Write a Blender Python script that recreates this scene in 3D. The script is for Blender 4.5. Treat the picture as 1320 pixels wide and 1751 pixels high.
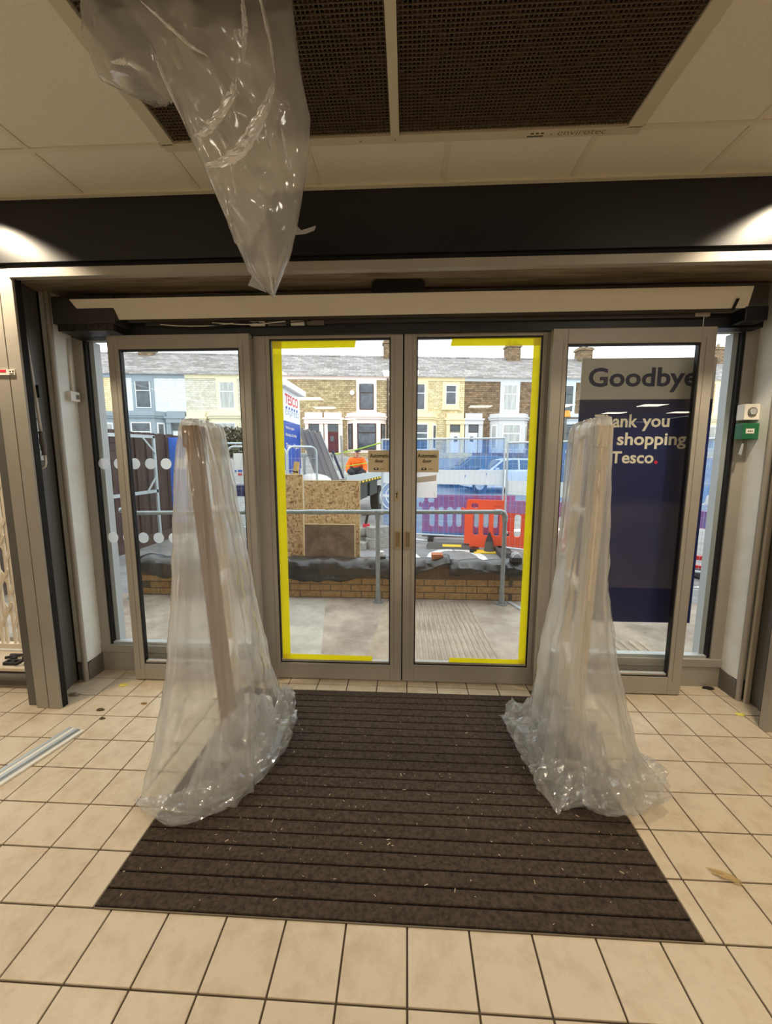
import bpy, bmesh, math, random
from mathutils import Vector, Matrix, noise
random.seed(7)
R = math.radians
SC = bpy.context.scene
COL = SC.collection
for o in list(bpy.data.objects):
    bpy.data.objects.remove(o)

# ------------------------------------------------------------------ camera
CF, CT, CYW, CRL, CH = 693.8, .134223, .0503263, .0008154, 1.52
fwd = Vector((-math.sin(CYW)*math.cos(CT), math.cos(CYW)*math.cos(CT), -math.sin(CT)))
rgt = Vector((math.cos(CYW), math.sin(CYW), 0))
upv = rgt.cross(fwd)
rgt, upv = rgt*math.cos(CRL)+upv*math.sin(CRL), upv*math.cos(CRL)-rgt*math.sin(CRL)
cam = bpy.data.cameras.new('camera')
camo = bpy.data.objects.new('camera', cam)
COL.objects.link(camo)
camo.matrix_world = Matrix(((rgt.x, upv.x, -fwd.x, 0), (rgt.y, upv.y, -fwd.y, 0), (rgt.z, upv.z, -fwd.z, CH), (0, 0, 0, 1)))
cam.sensor_fit = 'VERTICAL'
cam.sensor_height = 36
cam.lens = 36*CF/1751
cam.clip_start = .05
cam.clip_end = 300
SC.camera = camo

# ------------------------------------------------------------------ world, exposure
W = bpy.data.worlds.new('overcast')
SC.world = W
W.use_nodes = True
bg = W.node_tree.nodes['Background']
bg.inputs[0].default_value = (.93, .975, 1.0, 1)
bg.inputs[1].default_value = 2.5
SC.view_settings.view_transform = 'Standard'
SC.view_settings.look = 'None'
SC.view_settings.gamma = 1
SC.view_settings.use_curve_mapping = False
SC.view_settings.exposure = 0
LAMP = (1, .885, .73)
PANEL_W = 22

# ------------------------------------------------------------------ materials
def lin(c):
    return tuple((x/255/12.92 if x/255 <= .04045 else ((x/255+.055)/1.055)**2.4) for x in c)
MATS = {}
def M(name, rgb, rough=.5, metal=0, rgb2=None, scale=8, contrast=(.35, .65), bump=0, bscale=40, spec=.5, stretch=(1, 1, 1), rand=False, detail=6, emit=0):
    if name in MATS:
        return MATS[name]
    m = bpy.data.materials.new(name)
    m.use_nodes = True
    nt = m.node_tree
    p = nt.nodes['Principled BSDF']
    p.inputs['Roughness'].default_value = rough
    p.inputs['Metallic'].default_value = metal
    p.inputs['Specular IOR Level'].default_value = spec
    c1 = (*lin(rgb), 1)
    p.inputs['Base Color'].default_value = c1
    m.diffuse_color = c1
    tc = nt.nodes.new('ShaderNodeTexCoord')
    mp = nt.nodes.new('ShaderNodeMapping')
    mp.inputs['Scale'].default_value = stretch
    nt.links.new(tc.outputs['Object'], mp.inputs['Vector'])
    vec = mp.outputs['Vector']
    if rand:
        oi = nt.nodes.new('ShaderNodeObjectInfo')
        ml = nt.nodes.new('ShaderNodeMath'); ml.operation = 'MULTIPLY'; ml.inputs[1].default_value = 50
        nt.links.new(oi.outputs['Random'], ml.inputs[0])
        nt.links.new(ml.outputs[0], mp.inputs['Location'])
    if rgb2 is not None:
        n = nt.nodes.new('ShaderNodeTexNoise')
        n.inputs['Scale'].default_value = scale
        n.inputs['Detail'].default_value = detail
        n.inputs['Roughness'].default_value = .65
        nt.links.new(vec, n.inputs['Vector'])
        r = nt.nodes.new('ShaderNodeValToRGB')
        r.color_ramp.elements[0].position, r.color_ramp.elements[1].position = contrast
        r.color_ramp.elements[0].color = (*lin(rgb2), 1)
        r.color_ramp.elements[1].color = c1
        nt.links.new(n.outputs['Fac'], r.inputs['Fac'])
        nt.links.new(r.outputs['Color'], p.inputs['Base Color'])
    if bump:
        n = nt.nodes.new('ShaderNodeTexNoise')
        n.inputs['Scale'].default_value = bscale
        n.inputs['Detail'].default_value = 4
        nt.links.new(vec, n.inputs['Vector'])
        b = nt.nodes.new('ShaderNodeBump')
        b.inputs['Strength'].default_value = bump
        b.inputs['Distance'].default_value = .01
        nt.links.new(n.outputs['Fac'], b.inputs['Height'])
        nt.links.new(b.outputs['Normal'], p.inputs['Normal'])
    if emit:
        p.inputs['Emission Color'].default_value = c1
        p.inputs['Emission Strength'].default_value = emit
    MATS[name] = m
    return m

def brickmat(name, c1, c2, mortar, sx=.28, sy=.13, rough=.9):
    m = bpy.data.materials.new(name); m.use_nodes = True
    nt = m.node_tree; p = nt.nodes['Principled BSDF']
    p.inputs['Roughness'].default_value = rough
    tc = nt.nodes.new('ShaderNodeTexCoord'); sp = nt.nodes.new('ShaderNodeSeparateXYZ'); cb = nt.nodes.new('ShaderNodeCombineXYZ')
    nt.links.new(tc.outputs['Object'], sp.inputs[0])
    nt.links.new(sp.outputs['X'], cb.inputs['X']); nt.links.new(sp.outputs['Z'], cb.inputs['Y'])
    b = nt.nodes.new('ShaderNodeTexBrick')
    b.inputs['Scale'].default_value = 1
    b.inputs['Brick Width'].default_value = sx; b.inputs['Row Height'].default_value = sy
    b.inputs['Mortar Size'].default_value = .012; b.inputs['Mortar Smooth'].default_value = .3
    b.inputs['Color1'].default_value = (*lin(c1), 1); b.inputs['Color2'].default_value = (*lin(c2), 1); b.inputs['Mortar'].default_value = (*lin(mortar), 1)
    nt.links.new(cb.outputs[0], b.inputs['Vector'])
    n = nt.nodes.new('ShaderNodeTexNoise'); n.inputs['Scale'].default_value = 5; n.inputs['Detail'].default_value = 6
    nt.links.new(tc.outputs['Object'], n.inputs['Vector'])
    mx = nt.nodes.new('ShaderNodeMix'); mx.data_type = 'RGBA'; mx.blend_type = 'OVERLAY'; mx.inputs[0].default_value = .55
    nt.links.new(b.outputs['Color'], mx.inputs[6]); nt.links.new(n.outputs['Fac'], mx.inputs[7])
    nt.links.new(mx.outputs[2], p.inputs['Base Color'])
    bp = nt.nodes.new('ShaderNodeBump'); bp.inputs['Strength'].default_value = .6; bp.inputs['Distance'].default_value = .02
    nt.links.new(b.outputs['Fac'], bp.inputs['Height']); bp.invert = True
    nt.links.new(bp.outputs[0], p.inputs['Normal'])
    return m

def fres(nt, ior):
    """same reflectance from both sides of a thin pane"""
    f = nt.nodes.new('ShaderNodeFresnel'); g = nt.nodes.new('ShaderNodeNewGeometry')
    r = nt.nodes.new('ShaderNodeMapRange'); r.inputs[3].default_value = ior; r.inputs[4].default_value = 1/ior
    nt.links.new(g.outputs['Backfacing'], r.inputs[0]); nt.links.new(r.outputs[0], f.inputs['IOR'])
    return f
def glassmat(name, tint=(.97, .985, .98), rough=0):
    m = bpy.data.materials.new(name); m.use_nodes = True
    nt = m.node_tree; nt.nodes.remove(nt.nodes['Principled BSDF'])
    out = nt.nodes['Material Output']
    t = nt.nodes.new('ShaderNodeBsdfTransparent'); t.inputs[0].default_value = (*tint, 1)
    g = nt.nodes.new('ShaderNodeBsdfGlossy'); g.inputs['Roughness'].default_value = rough
    f = fres(nt, 1.45)
    mx = nt.nodes.new('ShaderNodeMixShader')
    nt.links.new(f.outputs[0], mx.inputs[0]); nt.links.new(t.outputs[0], mx.inputs[1]); nt.links.new(g.outputs[0], mx.inputs[2])
    nt.links.new(mx.outputs[0], out.inputs[0])
    return m

def sheetmat(name, col, transp, refr, transl, rrough=.35, gloss=.15, bscale=30, bstr=.4, grough=.12, stretch=(1, 1, .5)):
    """polythene film: clear, hazy and milky shares plus a glossy coat with fine crinkles"""
    m = bpy.data.materials.new(name); m.use_nodes = True
    nt = m.node_tree; nt.nodes.remove(nt.nodes['Principled BSDF'])
    out = nt.nodes['Material Output']; L = nt.links.new
    tc = nt.nodes.new('ShaderNodeTexCoord'); mp = nt.nodes.new('ShaderNodeMapping'); mp.inputs['Scale'].default_value = stretch
    L(tc.outputs['Object'], mp.inputs[0])
    n = nt.nodes.new('ShaderNodeTexNoise'); n.inputs['Scale'].default_value = bscale; n.inputs['Detail'].default_value = 3; n.inputs['Distortion'].default_value = .6
    L(mp.outputs[0], n.inputs['Vector'])
    b = nt.nodes.new('ShaderNodeBump'); b.inputs['Strength'].default_value = bstr; b.inputs['Distance'].default_value = .012
    L(n.outputs['Fac'], b.inputs['Height'])
    t = nt.nodes.new('ShaderNodeBsdfTransparent'); t.inputs[0].default_value = (*col, 1)
    tl = nt.nodes.new('ShaderNodeBsdfTranslucent'); tl.inputs[0].default_value = (*col, 1)
    df = nt.nodes.new('ShaderNodeBsdfDiffuse'); df.inputs[0].default_value = (*col, 1)
    g = nt.nodes.new('ShaderNodeBsdfGlossy'); g.inputs['Roughness'].default_value = grough
    L(b.outputs[0], g.inputs['Normal'])
    def mix(f, a, c):
        x = nt.nodes.new('ShaderNodeMixShader')
        if isinstance(f, float): x.inputs[0].default_value = f
        else: L(f, x.inputs[0])
        L(a, x.inputs[1]); L(c, x.inputs[2]); return x.outputs[0]
    base = t.outputs[0]
    tot = transp
    if refr > 0:
        rf = nt.nodes.new('ShaderNodeBsdfRefraction'); rf.inputs['IOR'].default_value = 1.06; rf.inputs['Roughness'].default_value = rrough; rf.inputs[0].default_value = (*col, 1)
        base = mix(refr/(transp+refr), base, rf.outputs[0]); tot += refr
    milky = mix(.45, tl.outputs[0], df.outputs[0])
    base = mix(transl/(tot+transl), base, milky)
    fr = fres(nt, 1.45)
    L(b.outputs[0], fr.inputs['Normal'])
    ad = nt.nodes.new('ShaderNodeMath'); ad.operation = 'ADD'; ad.inputs[1].default_value = gloss; ad.use_clamp = True
    L(fr.outputs[0], ad.inputs[0])
    L(mix(ad.outputs[0], base, g.outputs[0]), out.inputs[0])
    return m

def emitmat(name, col, s):
    m = bpy.data.materials.new(name); m.use_nodes = True
    nt = m.node_tree; nt.nodes.remove(nt.nodes['Principled BSDF'])
    e = nt.nodes.new('ShaderNodeEmission'); e.inputs[0].default_value = (*col, 1); e.inputs[1].default_value = s
    nt.links.new(e.outputs[0], nt.nodes['Material Output'].inputs[0])
    return m

alu = M('satin_grey_aluminium', (172, 166, 156), .42, .12, rgb2=(163, 157, 147), scale=3)
alu_d = M('dark_grey_cladding', (104, 102, 97), .5, .1)
alu_edge = M('pale_grey_bead', (168, 162, 152), .4)
alu_p = M('pale_frame', (176, 180, 180), .4)
gasket = M('black_gasket', (18, 18, 22), .5)
white_wall = M('white_reveal_paint', (240, 243, 240), .7, rgb2=(230, 231, 224), scale=5)
base_grey = M('grey_skirting', (112, 108, 102), .6)
fascia_m = M('black_satin_fascia', (19, 20, 23), .42)
soffit_m = M('dirty_soffit', (176, 162, 140), .8, rgb2=(120, 104, 82), scale=3, stretch=(.6, 6, 6))
ceil_m = M('mineral_ceiling_tile', (236, 230, 214), .95, rgb2=(228, 220, 202), scale=120, bump=.25, bscale=220)
tbar_m = M('ceiling_tee_bar', (222, 214, 192), .6)
tile_m = M('beige_floor_tile', (212, 197, 172), .42, rgb2=(194, 175, 147), scale=12, contrast=(.28, .55), bump=.06, bscale=30, rand=True)
grout_m = M('dark_grout', (86, 72, 56), .9)
mat_m = M('brown_carpet_strip', (92, 80, 70), 1, rgb2=(58, 49, 43), scale=60, contrast=(.3, .62), bump=.8, bscale=260, rand=True, spec=.1)
mat_d = M('mat_gap', (22, 19, 17), 1)
glass = glassmat('clear_glass')
yellow = sheetmat('yellow_tape', (1, .93, .06), .34, 0, .66, gloss=0, bscale=5, bstr=.05, grough=.4)
navy = M('navy_vinyl', (30, 40, 92), .35)
silver_vinyl = M('pale_grey_vinyl', (196, 194, 188), .4)
navy_txt = M('navy_print', (36, 44, 84), .5)
cream_txt = M('cream_print', (240, 232, 214), .5)
red_txt = M('red_print', (214, 40, 66), .5)
black = M('black_plastic', (20, 20, 22), .45)
black_m = M('black_matt', (14, 14, 15), .8)
white_p = M('white_plastic', (232, 228, 218), .4)
cover_m = M('ivory_metal_cover', (222, 212, 192), .45)
galv = M('galvanised_tube', (164, 170, 170), .42, .55, rgb2=(142, 150, 152), scale=12)
galv_w = M('pale_galvanised', (196, 204, 208), .45, .4)
concrete = M('concrete_paving', (186, 172, 156), .95, rgb2=(140, 126, 112), scale=3, bump=.5, bscale=60)
concrete2 = M('smooth_concrete_patch', (190, 184, 172), .95, rgb2=(160, 152, 140), scale=4, bump=.3, bscale=80)
concrete_r = M('ribbed_concrete', (186, 170, 148), .95, rgb2=(158, 142, 122), scale=6, bump=.4, bscale=80)
asphalt = M('asphalt', (150, 150, 150), .95, rgb2=(122, 120, 118), scale=2, bump=.4, bscale=40)
roadwhite = M('road_paint', (236, 236, 230), .8, rgb2=(200, 198, 190), scale=14)
brick_m = M('buff_brick', (186, 146, 96), .9, rgb2=(150, 114, 74), scale=30, bump=.4, bscale=90, rand=True)
mortar_m = M('dark_mortar', (104, 92, 78), .95)
tarp_m = M('black_polythene', (16, 17, 19), .32, bump=.5, bscale=14, spec=.55)
def osbmat(name):
    m = bpy.data.materials.new(name); m.use_nodes = True
    nt = m.node_tree; p = nt.nodes['Principled BSDF']; p.inputs['Roughness'].default_value = .85; L = nt.links.new
    tc = nt.nodes.new('ShaderNodeTexCoord'); cols = []
    for sc, rot in (((26, 8, 60), .5), ((60, 8, 24), -.4)):
        mp = nt.nodes.new('ShaderNodeMapping'); mp.inputs['Scale'].default_value = sc; mp.inputs['Rotation'].default_value = (0, rot, 0)
        v = nt.nodes.new('ShaderNodeTexVoronoi'); v.inputs['Scale'].default_value = 1
        L(tc.outputs['Object'], mp.inputs[0]); L(mp.outputs[0], v.inputs['Vector'])
        sp = nt.nodes.new('ShaderNodeSeparateColor'); L(v.outputs['Color'], sp.inputs[0])
        cols.append((sp.outputs[0], sp.outputs[1]))
    pick = nt.nodes.new('ShaderNodeMath'); pick.operation = 'GREATER_THAN'; pick.inputs[1].default_value = .55; L(cols[1][1], pick.inputs[0])
    mx = nt.nodes.new('ShaderNodeMix'); L(pick.outputs[0], mx.inputs[0]); L(cols[0][0], mx.inputs[2]); L(cols[1][0], mx.inputs[3])
    r = nt.nodes.new('ShaderNodeValToRGB'); e = r.color_ramp.elements
    e[0].position = 0; e[0].color = (*lin((132, 94, 58)), 1); e[1].position = 1; e[1].color = (*lin((226, 194, 146)), 1)
    for q, c in ((.12, (168, 128, 84)), (.3, (196, 158, 108)), (.75, (212, 176, 126))):
        k = e.new(q); k.color = (*lin(c), 1)
    L(mx.outputs[0], r.inputs[0]); L(r.outputs[0], p.inputs['Base Color'])
    return m
osb_m = osbmat('oriented_strand_board')
osb_d = M('weathered_ply', (140, 112, 90), .9, rgb2=(104, 78, 60), scale=7, rand=True)
timber_b = M('brown_fence_timber', (92, 72, 66), .9, rgb2=(64, 48, 44), scale=6, stretch=(6, 6, .4), rand=True)
orange_p = M('orange_barrier_plastic', (250, 88, 50), .5)
red_p = M('red_barrier_plastic', (228, 54, 52), .5)
conc_block = M('grey_concrete_block', (172, 170, 164), .95, rgb2=(138, 136, 130), scale=14, bump=.4, bscale=60)
hivis = M('orange_hi_vis_fabric', (255, 118, 30), .8, rgb2=(236, 92, 14), scale=9)
skin_m = M('skin', (206, 150, 124), .6)
wood_b = M('brown_cardboard_post', (150, 116, 74), .8, rgb2=(120, 90, 54), scale=5, stretch=(4, 4, .5))
post_w = M('ivory_post', (222, 212, 192), .5)
film = sheetmat('frosted_polythene', (.97, .965, .95), .50, .20, .30, rrough=.16, gloss=.012, bscale=9, bstr=.12)
film2 = sheetmat('crinkled_polythene', (.97, .97, .96), .72, 0, .20, gloss=.06, bscale=14, bstr=.35, grough=.12, stretch=(1, 1, 1))
film3 = sheetmat('clear_polythene', (.98, .965, .93), .66, .04, .30, rrough=.2, gloss=.05, bscale=10, bstr=.3, grough=.1, stretch=(1, 1, .6))

# ------------------------------------------------------------------ mesh helpers
WL = {}
def tag(o, label=None, cat=None, group=None, kind=None):
    if label: o['label'] = label
    if cat: o['category'] = cat
    if group: o['group'] = group
    if kind: o['kind'] = kind
    return o
def thing(name, label, cat, loc=(0, 0, 0), rz=0, group=None, kind=None):
    o = bpy.data.objects.new(name, None)
    o.empty_display_size = .1
    COL.objects.link(o)
    o.location = loc; o.rotation_euler = (0, 0, rz)
    WL[o.name] = Vector(loc)
    return tag(o, label, cat, group, kind)
class MB:
    def __init__(s): s.v = []; s.f = []
    def add(s, v, f):
        n = len(s.v); s.v += [Vector(q) for q in v]; s.f += [[i+n for i in q] for q in f]; return s
    def box(s, x0, x1, y0, y1, z0, z1):
        return s.add([(x0, y0, z0), (x1, y0, z0), (x1, y1, z0), (x0, y1, z0), (x0, y0, z1), (x1, y0, z1), (x1, y1, z1), (x0, y1, z1)],
                     [(0, 3, 2, 1), (4, 5, 6, 7), (0, 1, 5, 4), (1, 2, 6, 5), (2, 3, 7, 6), (3, 0, 4, 7)])
    def bar(s, a, b, w, h, up=(0, 0, 1)):
        """box beam of section w (sideways) x h (along up) from a to b"""
        a, b = Vector(a), Vector(b); d = (b-a).normalized(); u = Vector(up)
        x = d.cross(u)
        if x.length < 1e-4: x = d.cross(Vector((0, 1, 0)))
        x.normalize(); u = x.cross(d)
        x *= w/2; u *= h/2
        return s.add([a-x-u, a+x-u, a+x+u, a-x+u, b-x-u, b+x-u, b+x+u, b-x+u],
                     [(0, 1, 2, 3), (7, 6, 5, 4), (0, 4, 5, 1), (1, 5, 6, 2), (2, 6, 7, 3), (3, 7, 4, 0)])
    def tube(s, pts, r, n=10, cap=True):
        pts = [Vector(p) for p in pts]; N = len(pts); rs = r if isinstance(r, (list, tuple)) else [r]*N
        V = []; F = []; u = None
        for i, p in enumerate(pts):
            d = (pts[min(i+1, N-1)]-pts[max(i-1, 0)]).normalized()
            if u is None:
                u = d.orthogonal().normalized()
            else:
                u = (u-d*u.dot(d)).normalized()
            w = d.cross(u)
            for k in range(n):
                a = 2*math.pi*k/n
                V.append(p+(u*math.cos(a)+w*math.sin(a))*rs[i])
        for i in range(N-1):
            for k in range(n):
                F.append((i*n+k, i*n+(k+1) % n, (i+1)*n+(k+1) % n, (i+1)*n+k))
        if cap:
            F.append(tuple(reversed(range(n)))); F.append(tuple(range((N-1)*n, N*n)))
        return s.add(V, F)
    def prism(s, poly, axis, a, b):
        """polygon extruded along an axis: for 'y' poly holds (x,z), for 'x' (y,z), for 'z' (x,y)"""
        f = {'y': lambda p, t: (p[0], t, p[1]), 'x': lambda p, t: (t, p[0], p[1]), 'z': lambda p, t: (p[0], p[1], t)}[axis]
        n = len(poly)
        return s.add([f(p, a) for p in poly]+[f(p, b) for p in poly],
                     [tuple(range(n)), tuple(reversed(range(n, 2*n)))]+[(i, i+n, (i+1) % n+n, (i+1) % n) for i in range(n)])
    def quad(s, a, b, c, d): return s.add([a, b, c, d], [(0, 1, 2, 3)])
    def disc(s, c, r, n=24, axis='y', t=.002):
        return s.prism([(c[{'y': 0, 'x': 1, 'z': 0}[axis]]+r*math.cos(2*math.pi*k/n), c[{'y': 2, 'x': 2, 'z': 1}[axis]]+r*math.sin(2*math.pi*k/n)) for k in range(n)], axis,
                       c[{'y': 1, 'x': 0, 'z': 2}[axis]]-t/2, c[{'y': 1, 'x': 0, 'z': 2}[axis]]+t/2)
    def grid(s, P):
        n = len(P[0])
        return s.add([q for r in P for q in r], [(i*n+j, i*n+j+1, (i+1)*n+j+1, (i+1)*n+j) for i in range(len(P)-1) for j in range(n-1)])
    def mesh(s, name, m, origin=Vector((0, 0, 0)), smooth=False, bevel=0):
        me = bpy.data.meshes.new(name)
        me.from_pydata([v-origin for v in s.v], [], s.f)
        bm = bmesh.new(); bm.from_mesh(me)
        if bevel:
            bmesh.ops.bevel(bm, geom=[e for e in bm.edges if len(e.link_faces) == 2 and e.calc_face_angle(0) > .5], offset=bevel, segments=2, affect='EDGES', profile=.6)
        bmesh.ops.recalc_face_normals(bm, faces=bm.faces)
        bm.to_mesh(me); bm.free()
        if m: me.materials.append(m)
        if smooth:
            for p in me.polygons: p.use_smooth = True
            if smooth == 'auto':
                try: me.set_sharp_from_angle(angle=R(40))
                except Exception: pass
        return me
    def build(s, name, m, parent=None, smooth=False, bevel=0, local=False):
        xs = [min(v[i] for v in s.v) for i in range(3)]; xe = [max(v[i] for v in s.v) for i in range(3)]
        c = Vector(((xs[0]+xe[0])/2, (xs[1]+xe[1])/2, xs[2]))
        o = bpy.data.objects.new(name, s.mesh(name, m, c, smooth, bevel))
        COL.objects.link(o)
        pl = WL[parent.name] if (parent and not local) else Vector((0, 0, 0))
        o.location = c-pl
        WL[o.name] = c if not local else c
        if parent: o.parent = parent
        return o
    def buildsub(s, name, m, parent, **k):
        """sub-part of a part built in the same (local) frame"""
        return s.build(name, m, parent, **k)

def obj_from(me, name, loc, parent=None):
    o = bpy.data.objects.new(name, me); COL.objects.link(o)
    pl = WL[parent.name] if parent else Vector((0, 0, 0))
    o.location = Vector(loc)-pl; WL[o.name] = Vector(loc)
    if parent: o.parent = parent
    return o

def holed(outer, holes, axis, a, b):
    """flat plate with holes as MB"""
    bm = bmesh.new(); edges = []
    for loop in [outer]+holes:
        vs = [bm.verts.new((p[0], p[1], 0)) for p in loop]
        edges += [bm.edges.new((vs[i], vs[(i+1) % len(vs)])) for i in range(len(vs))]
    r = bmesh.ops.triangle_fill(bm, use_beauty=True, use_dissolve=False, edges=edges)
    bm.verts.index_update()
    V = [tuple(v.co) for v in bm.verts]; F = [tuple(v.index for v in f.verts) for f in bm.faces]
    B = [tuple(v.index for v in e.verts) for e in bm.edges if len(e.link_faces) == 1]
    bm.free()
    f = {'y': lambda p, t: (p[0], t, p[1]), 'x': lambda p, t: (t, p[0], p[1]), 'z': lambda p, t: (p[0], p[1], t)}[axis]
    n = len(V)
    mb = MB()
    mb.add([f(p, a) for p in V]+[f(p, b) for p in V], F+[tuple(i+n for i in reversed(q)) for q in F]+[(i, j, j+n, i+n) for i, j in B])
    return mb
def rrect(x0, x1, y0, y1, r, n=5):
    out = []
    for cx, cy, a0 in ((x1-r, y1-r, 0), (x0+r, y1-r, 90), (x0+r, y0+r, 180), (x1-r, y0+r, 270)):
        for k in range(n+1):
            a = R(a0+90*k/n); out.append((cx+r*math.cos(a), cy+r*math.sin(a)))
    return out

def text(s, name, m, parent, frame, w, h=None, align='l', bold=0.0, depth=.0012, shear=0):
    """flat lettering: frame = (origin, xdir, updir, normal); w = total width, h = height of the glyph box"""
    cu = bpy.data.curves.new(name, 'FONT'); cu.body = s; cu.offset = bold; cu.shear = shear; cu.resolution_u = 3
    t = bpy.data.objects.new(name, cu); COL.objects.link(t)
    bpy.context.view_layer.update()
    me = bpy.data.meshes.new_from_object(t.evaluated_get(bpy.context.evaluated_depsgraph_get()))
    bpy.data.objects.remove(t)
    xs = [v.co.x for v in me.vertices]; ys = [v.co.y for v in me.vertices]
    sx = w/(max(xs)-min(xs)); sy = sx if h is None else h/(max(ys)-min(ys))
    o0, xd, ud, nd = (Vector(q) for q in frame)
    x0 = min(xs) if align == 'l' else (min(xs)+max(xs))/2
    mb = MB()
    mb.add([o0+xd*((v.co.x-x0)*sx)+ud*((v.co.y-(min(ys) if h is not None else 0))*sy)+nd*depth for v in me.vertices], [tuple(p.vertices) for p in me.polygons])
    bpy.data.meshes.remove(me)
    return mb.build(name, m, parent)
FRONT = lambda x, y, z: ((x, y, z), (1, 0, 0), (0, 0, 1), (0, -1, 0))

def nz(x, y, z, s=1.0): return noise.noise(Vector((x*s, y*s, z*s)))
def sm(t): t = max(0, min(1, t)); return t*t*(3-2*t)

# ================================================================== STRUCTURE
# ---- floor: dark grout bed with separate tiles
floor = MB().box(-5, 9, -11, 2.72, -.05, -.006).build('floor', grout_m)
tag(floor, 'beige square tiled shop floor with dark grout lines', 'floor', kind='structure')
T0X, T0Y, TP = -1.187, 1.1365, .2
MATX0, MATX1, MATY0, MATY1 = -1.051, .949, 1.137, 2.457
tmesh = {}
def tile(x0, x1, y0, y1):
    g = .0032
    w, d = round(x1-x0-2*g, 4), round(y1-y0-2*g, 4)
    if w < .012 or d < .012: return
    if (w, d) not in tmesh:
        tmesh[(w, d)] = MB().box(-w/2, w/2, -d/2, d/2, -.008, 0).mesh('floor_tile', tile_m, bevel=.0018)
    obj_from(tmesh[(w, d)], 'floor_tile', ((x0+x1)/2, (y0+y1)/2, random.uniform(-.0006, .0)), floor)
cnt = 0
for r in range(-4, 8):
    y0, y1 = T0Y+r*TP, min(T0Y+(r+1)*TP, 2.655)
    for k in range(-8, 19):
        x0, x1 = T0X+k*TP, T0X+(k+1)*TP
        lim = (y0+.25)*1.08+.25
        if x0 > lim or x1 < -lim-.25: continue
        if y0 > 2.2 and (x0 > 2.15 or x1 < -2.9): continue
        if y0 >= MATY0-.01 and y0 < MATY1-.01:
            if x0 >= MATX0-.005 and x1 <= MATX1+.005 and y1 <= MATY1+.005: continue
            if x0 < MATX0 < x1: tile(x0, MATX0-.004, y0, y1); continue
            if x0 < MATX1 < x1: tile(MATX1+.004, x1, y0, y1); continue
            if MATX0 <= x0 and x1 <= MATX1:
                tile(x0, x1, MATY1+.006, y1); continue
        tile(x0, x1, y0, y1)
# plain stretch of the same tiles behind the camera
MB().box(-5, 9, -11, T0Y-4*TP, -.006, -.001).build('far_tiles', tile_m, floor)

# ---- ceiling
CZ = 2.832
ceiling = MB().box(-5, 9, -11, 2.17, CZ+.02, CZ+.08).build('ceiling', ceil_m)
tag(ceiling, 'suspended ceiling of pale square mineral tiles in a tee grid', 'ceiling', kind='structure')
cx = [.165+.6*k for k in range(-5, 5)]
cyr = [2.17, 1.86, 1.26, .66]
for j in range(3):
    y1, y0 = cyr[j], cyr[j+1]
    for i in range(len(cx)-1):
        x0, x1 = cx[i], cx[i+1]
        if j > 0:
            if x0 >= -1.1 and x1 <= .8: continue
            if x0 < .92 < x1: x0 = .93
        MB().box(x0+.004, x1-.004, y0+.004, y1-.004, CZ-.001, CZ+.019).build('ceiling_tile', ceil_m, ceiling)
for x in cx:
    if -1.0 < x < .9:
        MB().box(x-.012, x+.012, 1.86, 2.17, CZ-.006, CZ).build('tee_bar', tbar_m, ceiling)
    else:
        MB().box(x-.012, x+.012, .66, 2.17, CZ-.006, CZ).build('tee_bar', tbar_m, ceiling)
for x0, x1 in ((-2.835, -1.05), (.92, 5)):
    for y in (1.86, 1.26):
        MB().box(x0, x1, y-.012, y+.012, CZ-.007, CZ).build('tee_bar', tbar_m, ceiling)
MB().box(-5, 9, 2.145, 2.17, CZ-.012, CZ+.004).build('edge_angle', tbar_m, ceiling)

# ---- walls of the shop behind and beside the camera
shopw = M('shop_wall_paint', (176, 172, 164), .9)
tag(MB().box(-5, 9, -11.1, -11, 0, CZ).build('wall_back', shopw), 'pale painted back wall of the shop', 'wall', kind='structure')
tag(MB().box(-5.1, -5, -11, 2.2, 0, CZ).build('wall_left', shopw), 'pale painted side wall of the shop', 'wall', kind='structure')
tag(MB().box(9, 9.1, -11, 2.2, 0, CZ).build('wall_right', shopw), 'pale painted far side wall of the shop', 'wall', kind='structure')
# front wall: bulkhead fascia, piers
wf = thing('wall_front', 'shop front wall with black bulkhead over the entrance', 'wall', (0, 2.2, 0), kind='structure')
MB().box(-5, 9, 2.17, 2.3, 2.525, CZ+.05).build('fascia_board', fascia_m, wf)
MB().box(-5, 9, 2.19, 2.215, 2.502, 2.526).build('shadow_gap', black_m, wf)
MB().prism([(2.176, 2.456), (2.176, 2.5), (2.19, 2.503), (2.215, 2.503), (2.215, 2.456)], 'x', -2.1, 9).build('channel_trim', alu, wf)
MB().box(-2.3, 2.3, 2.215, 2.66, 2.512, 2.524).build('soffit_board', soffit_m, wf)
MB().box(-5, 9, 2.66, 2.8, 2.30, 3.3).build('lintel', fascia_m, wf)
MB().box(-2.42, -2.3, 2.36, 2.8, 0, 2.5).build('pier', white_wall, wf)
MB().box(2.3, 9, 2.2, 2.8, 0, 2.5).build('pier', shopw, wf)
MB().box(-5, -2.42, 2.42, 2.8, 0, .12).build('dwarf_wall', base_grey, wf)
MB().box(-5, -2.42, 2.42, 2.8, 2.2, 2.5).build('window_head', white_wall, wf)

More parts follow.
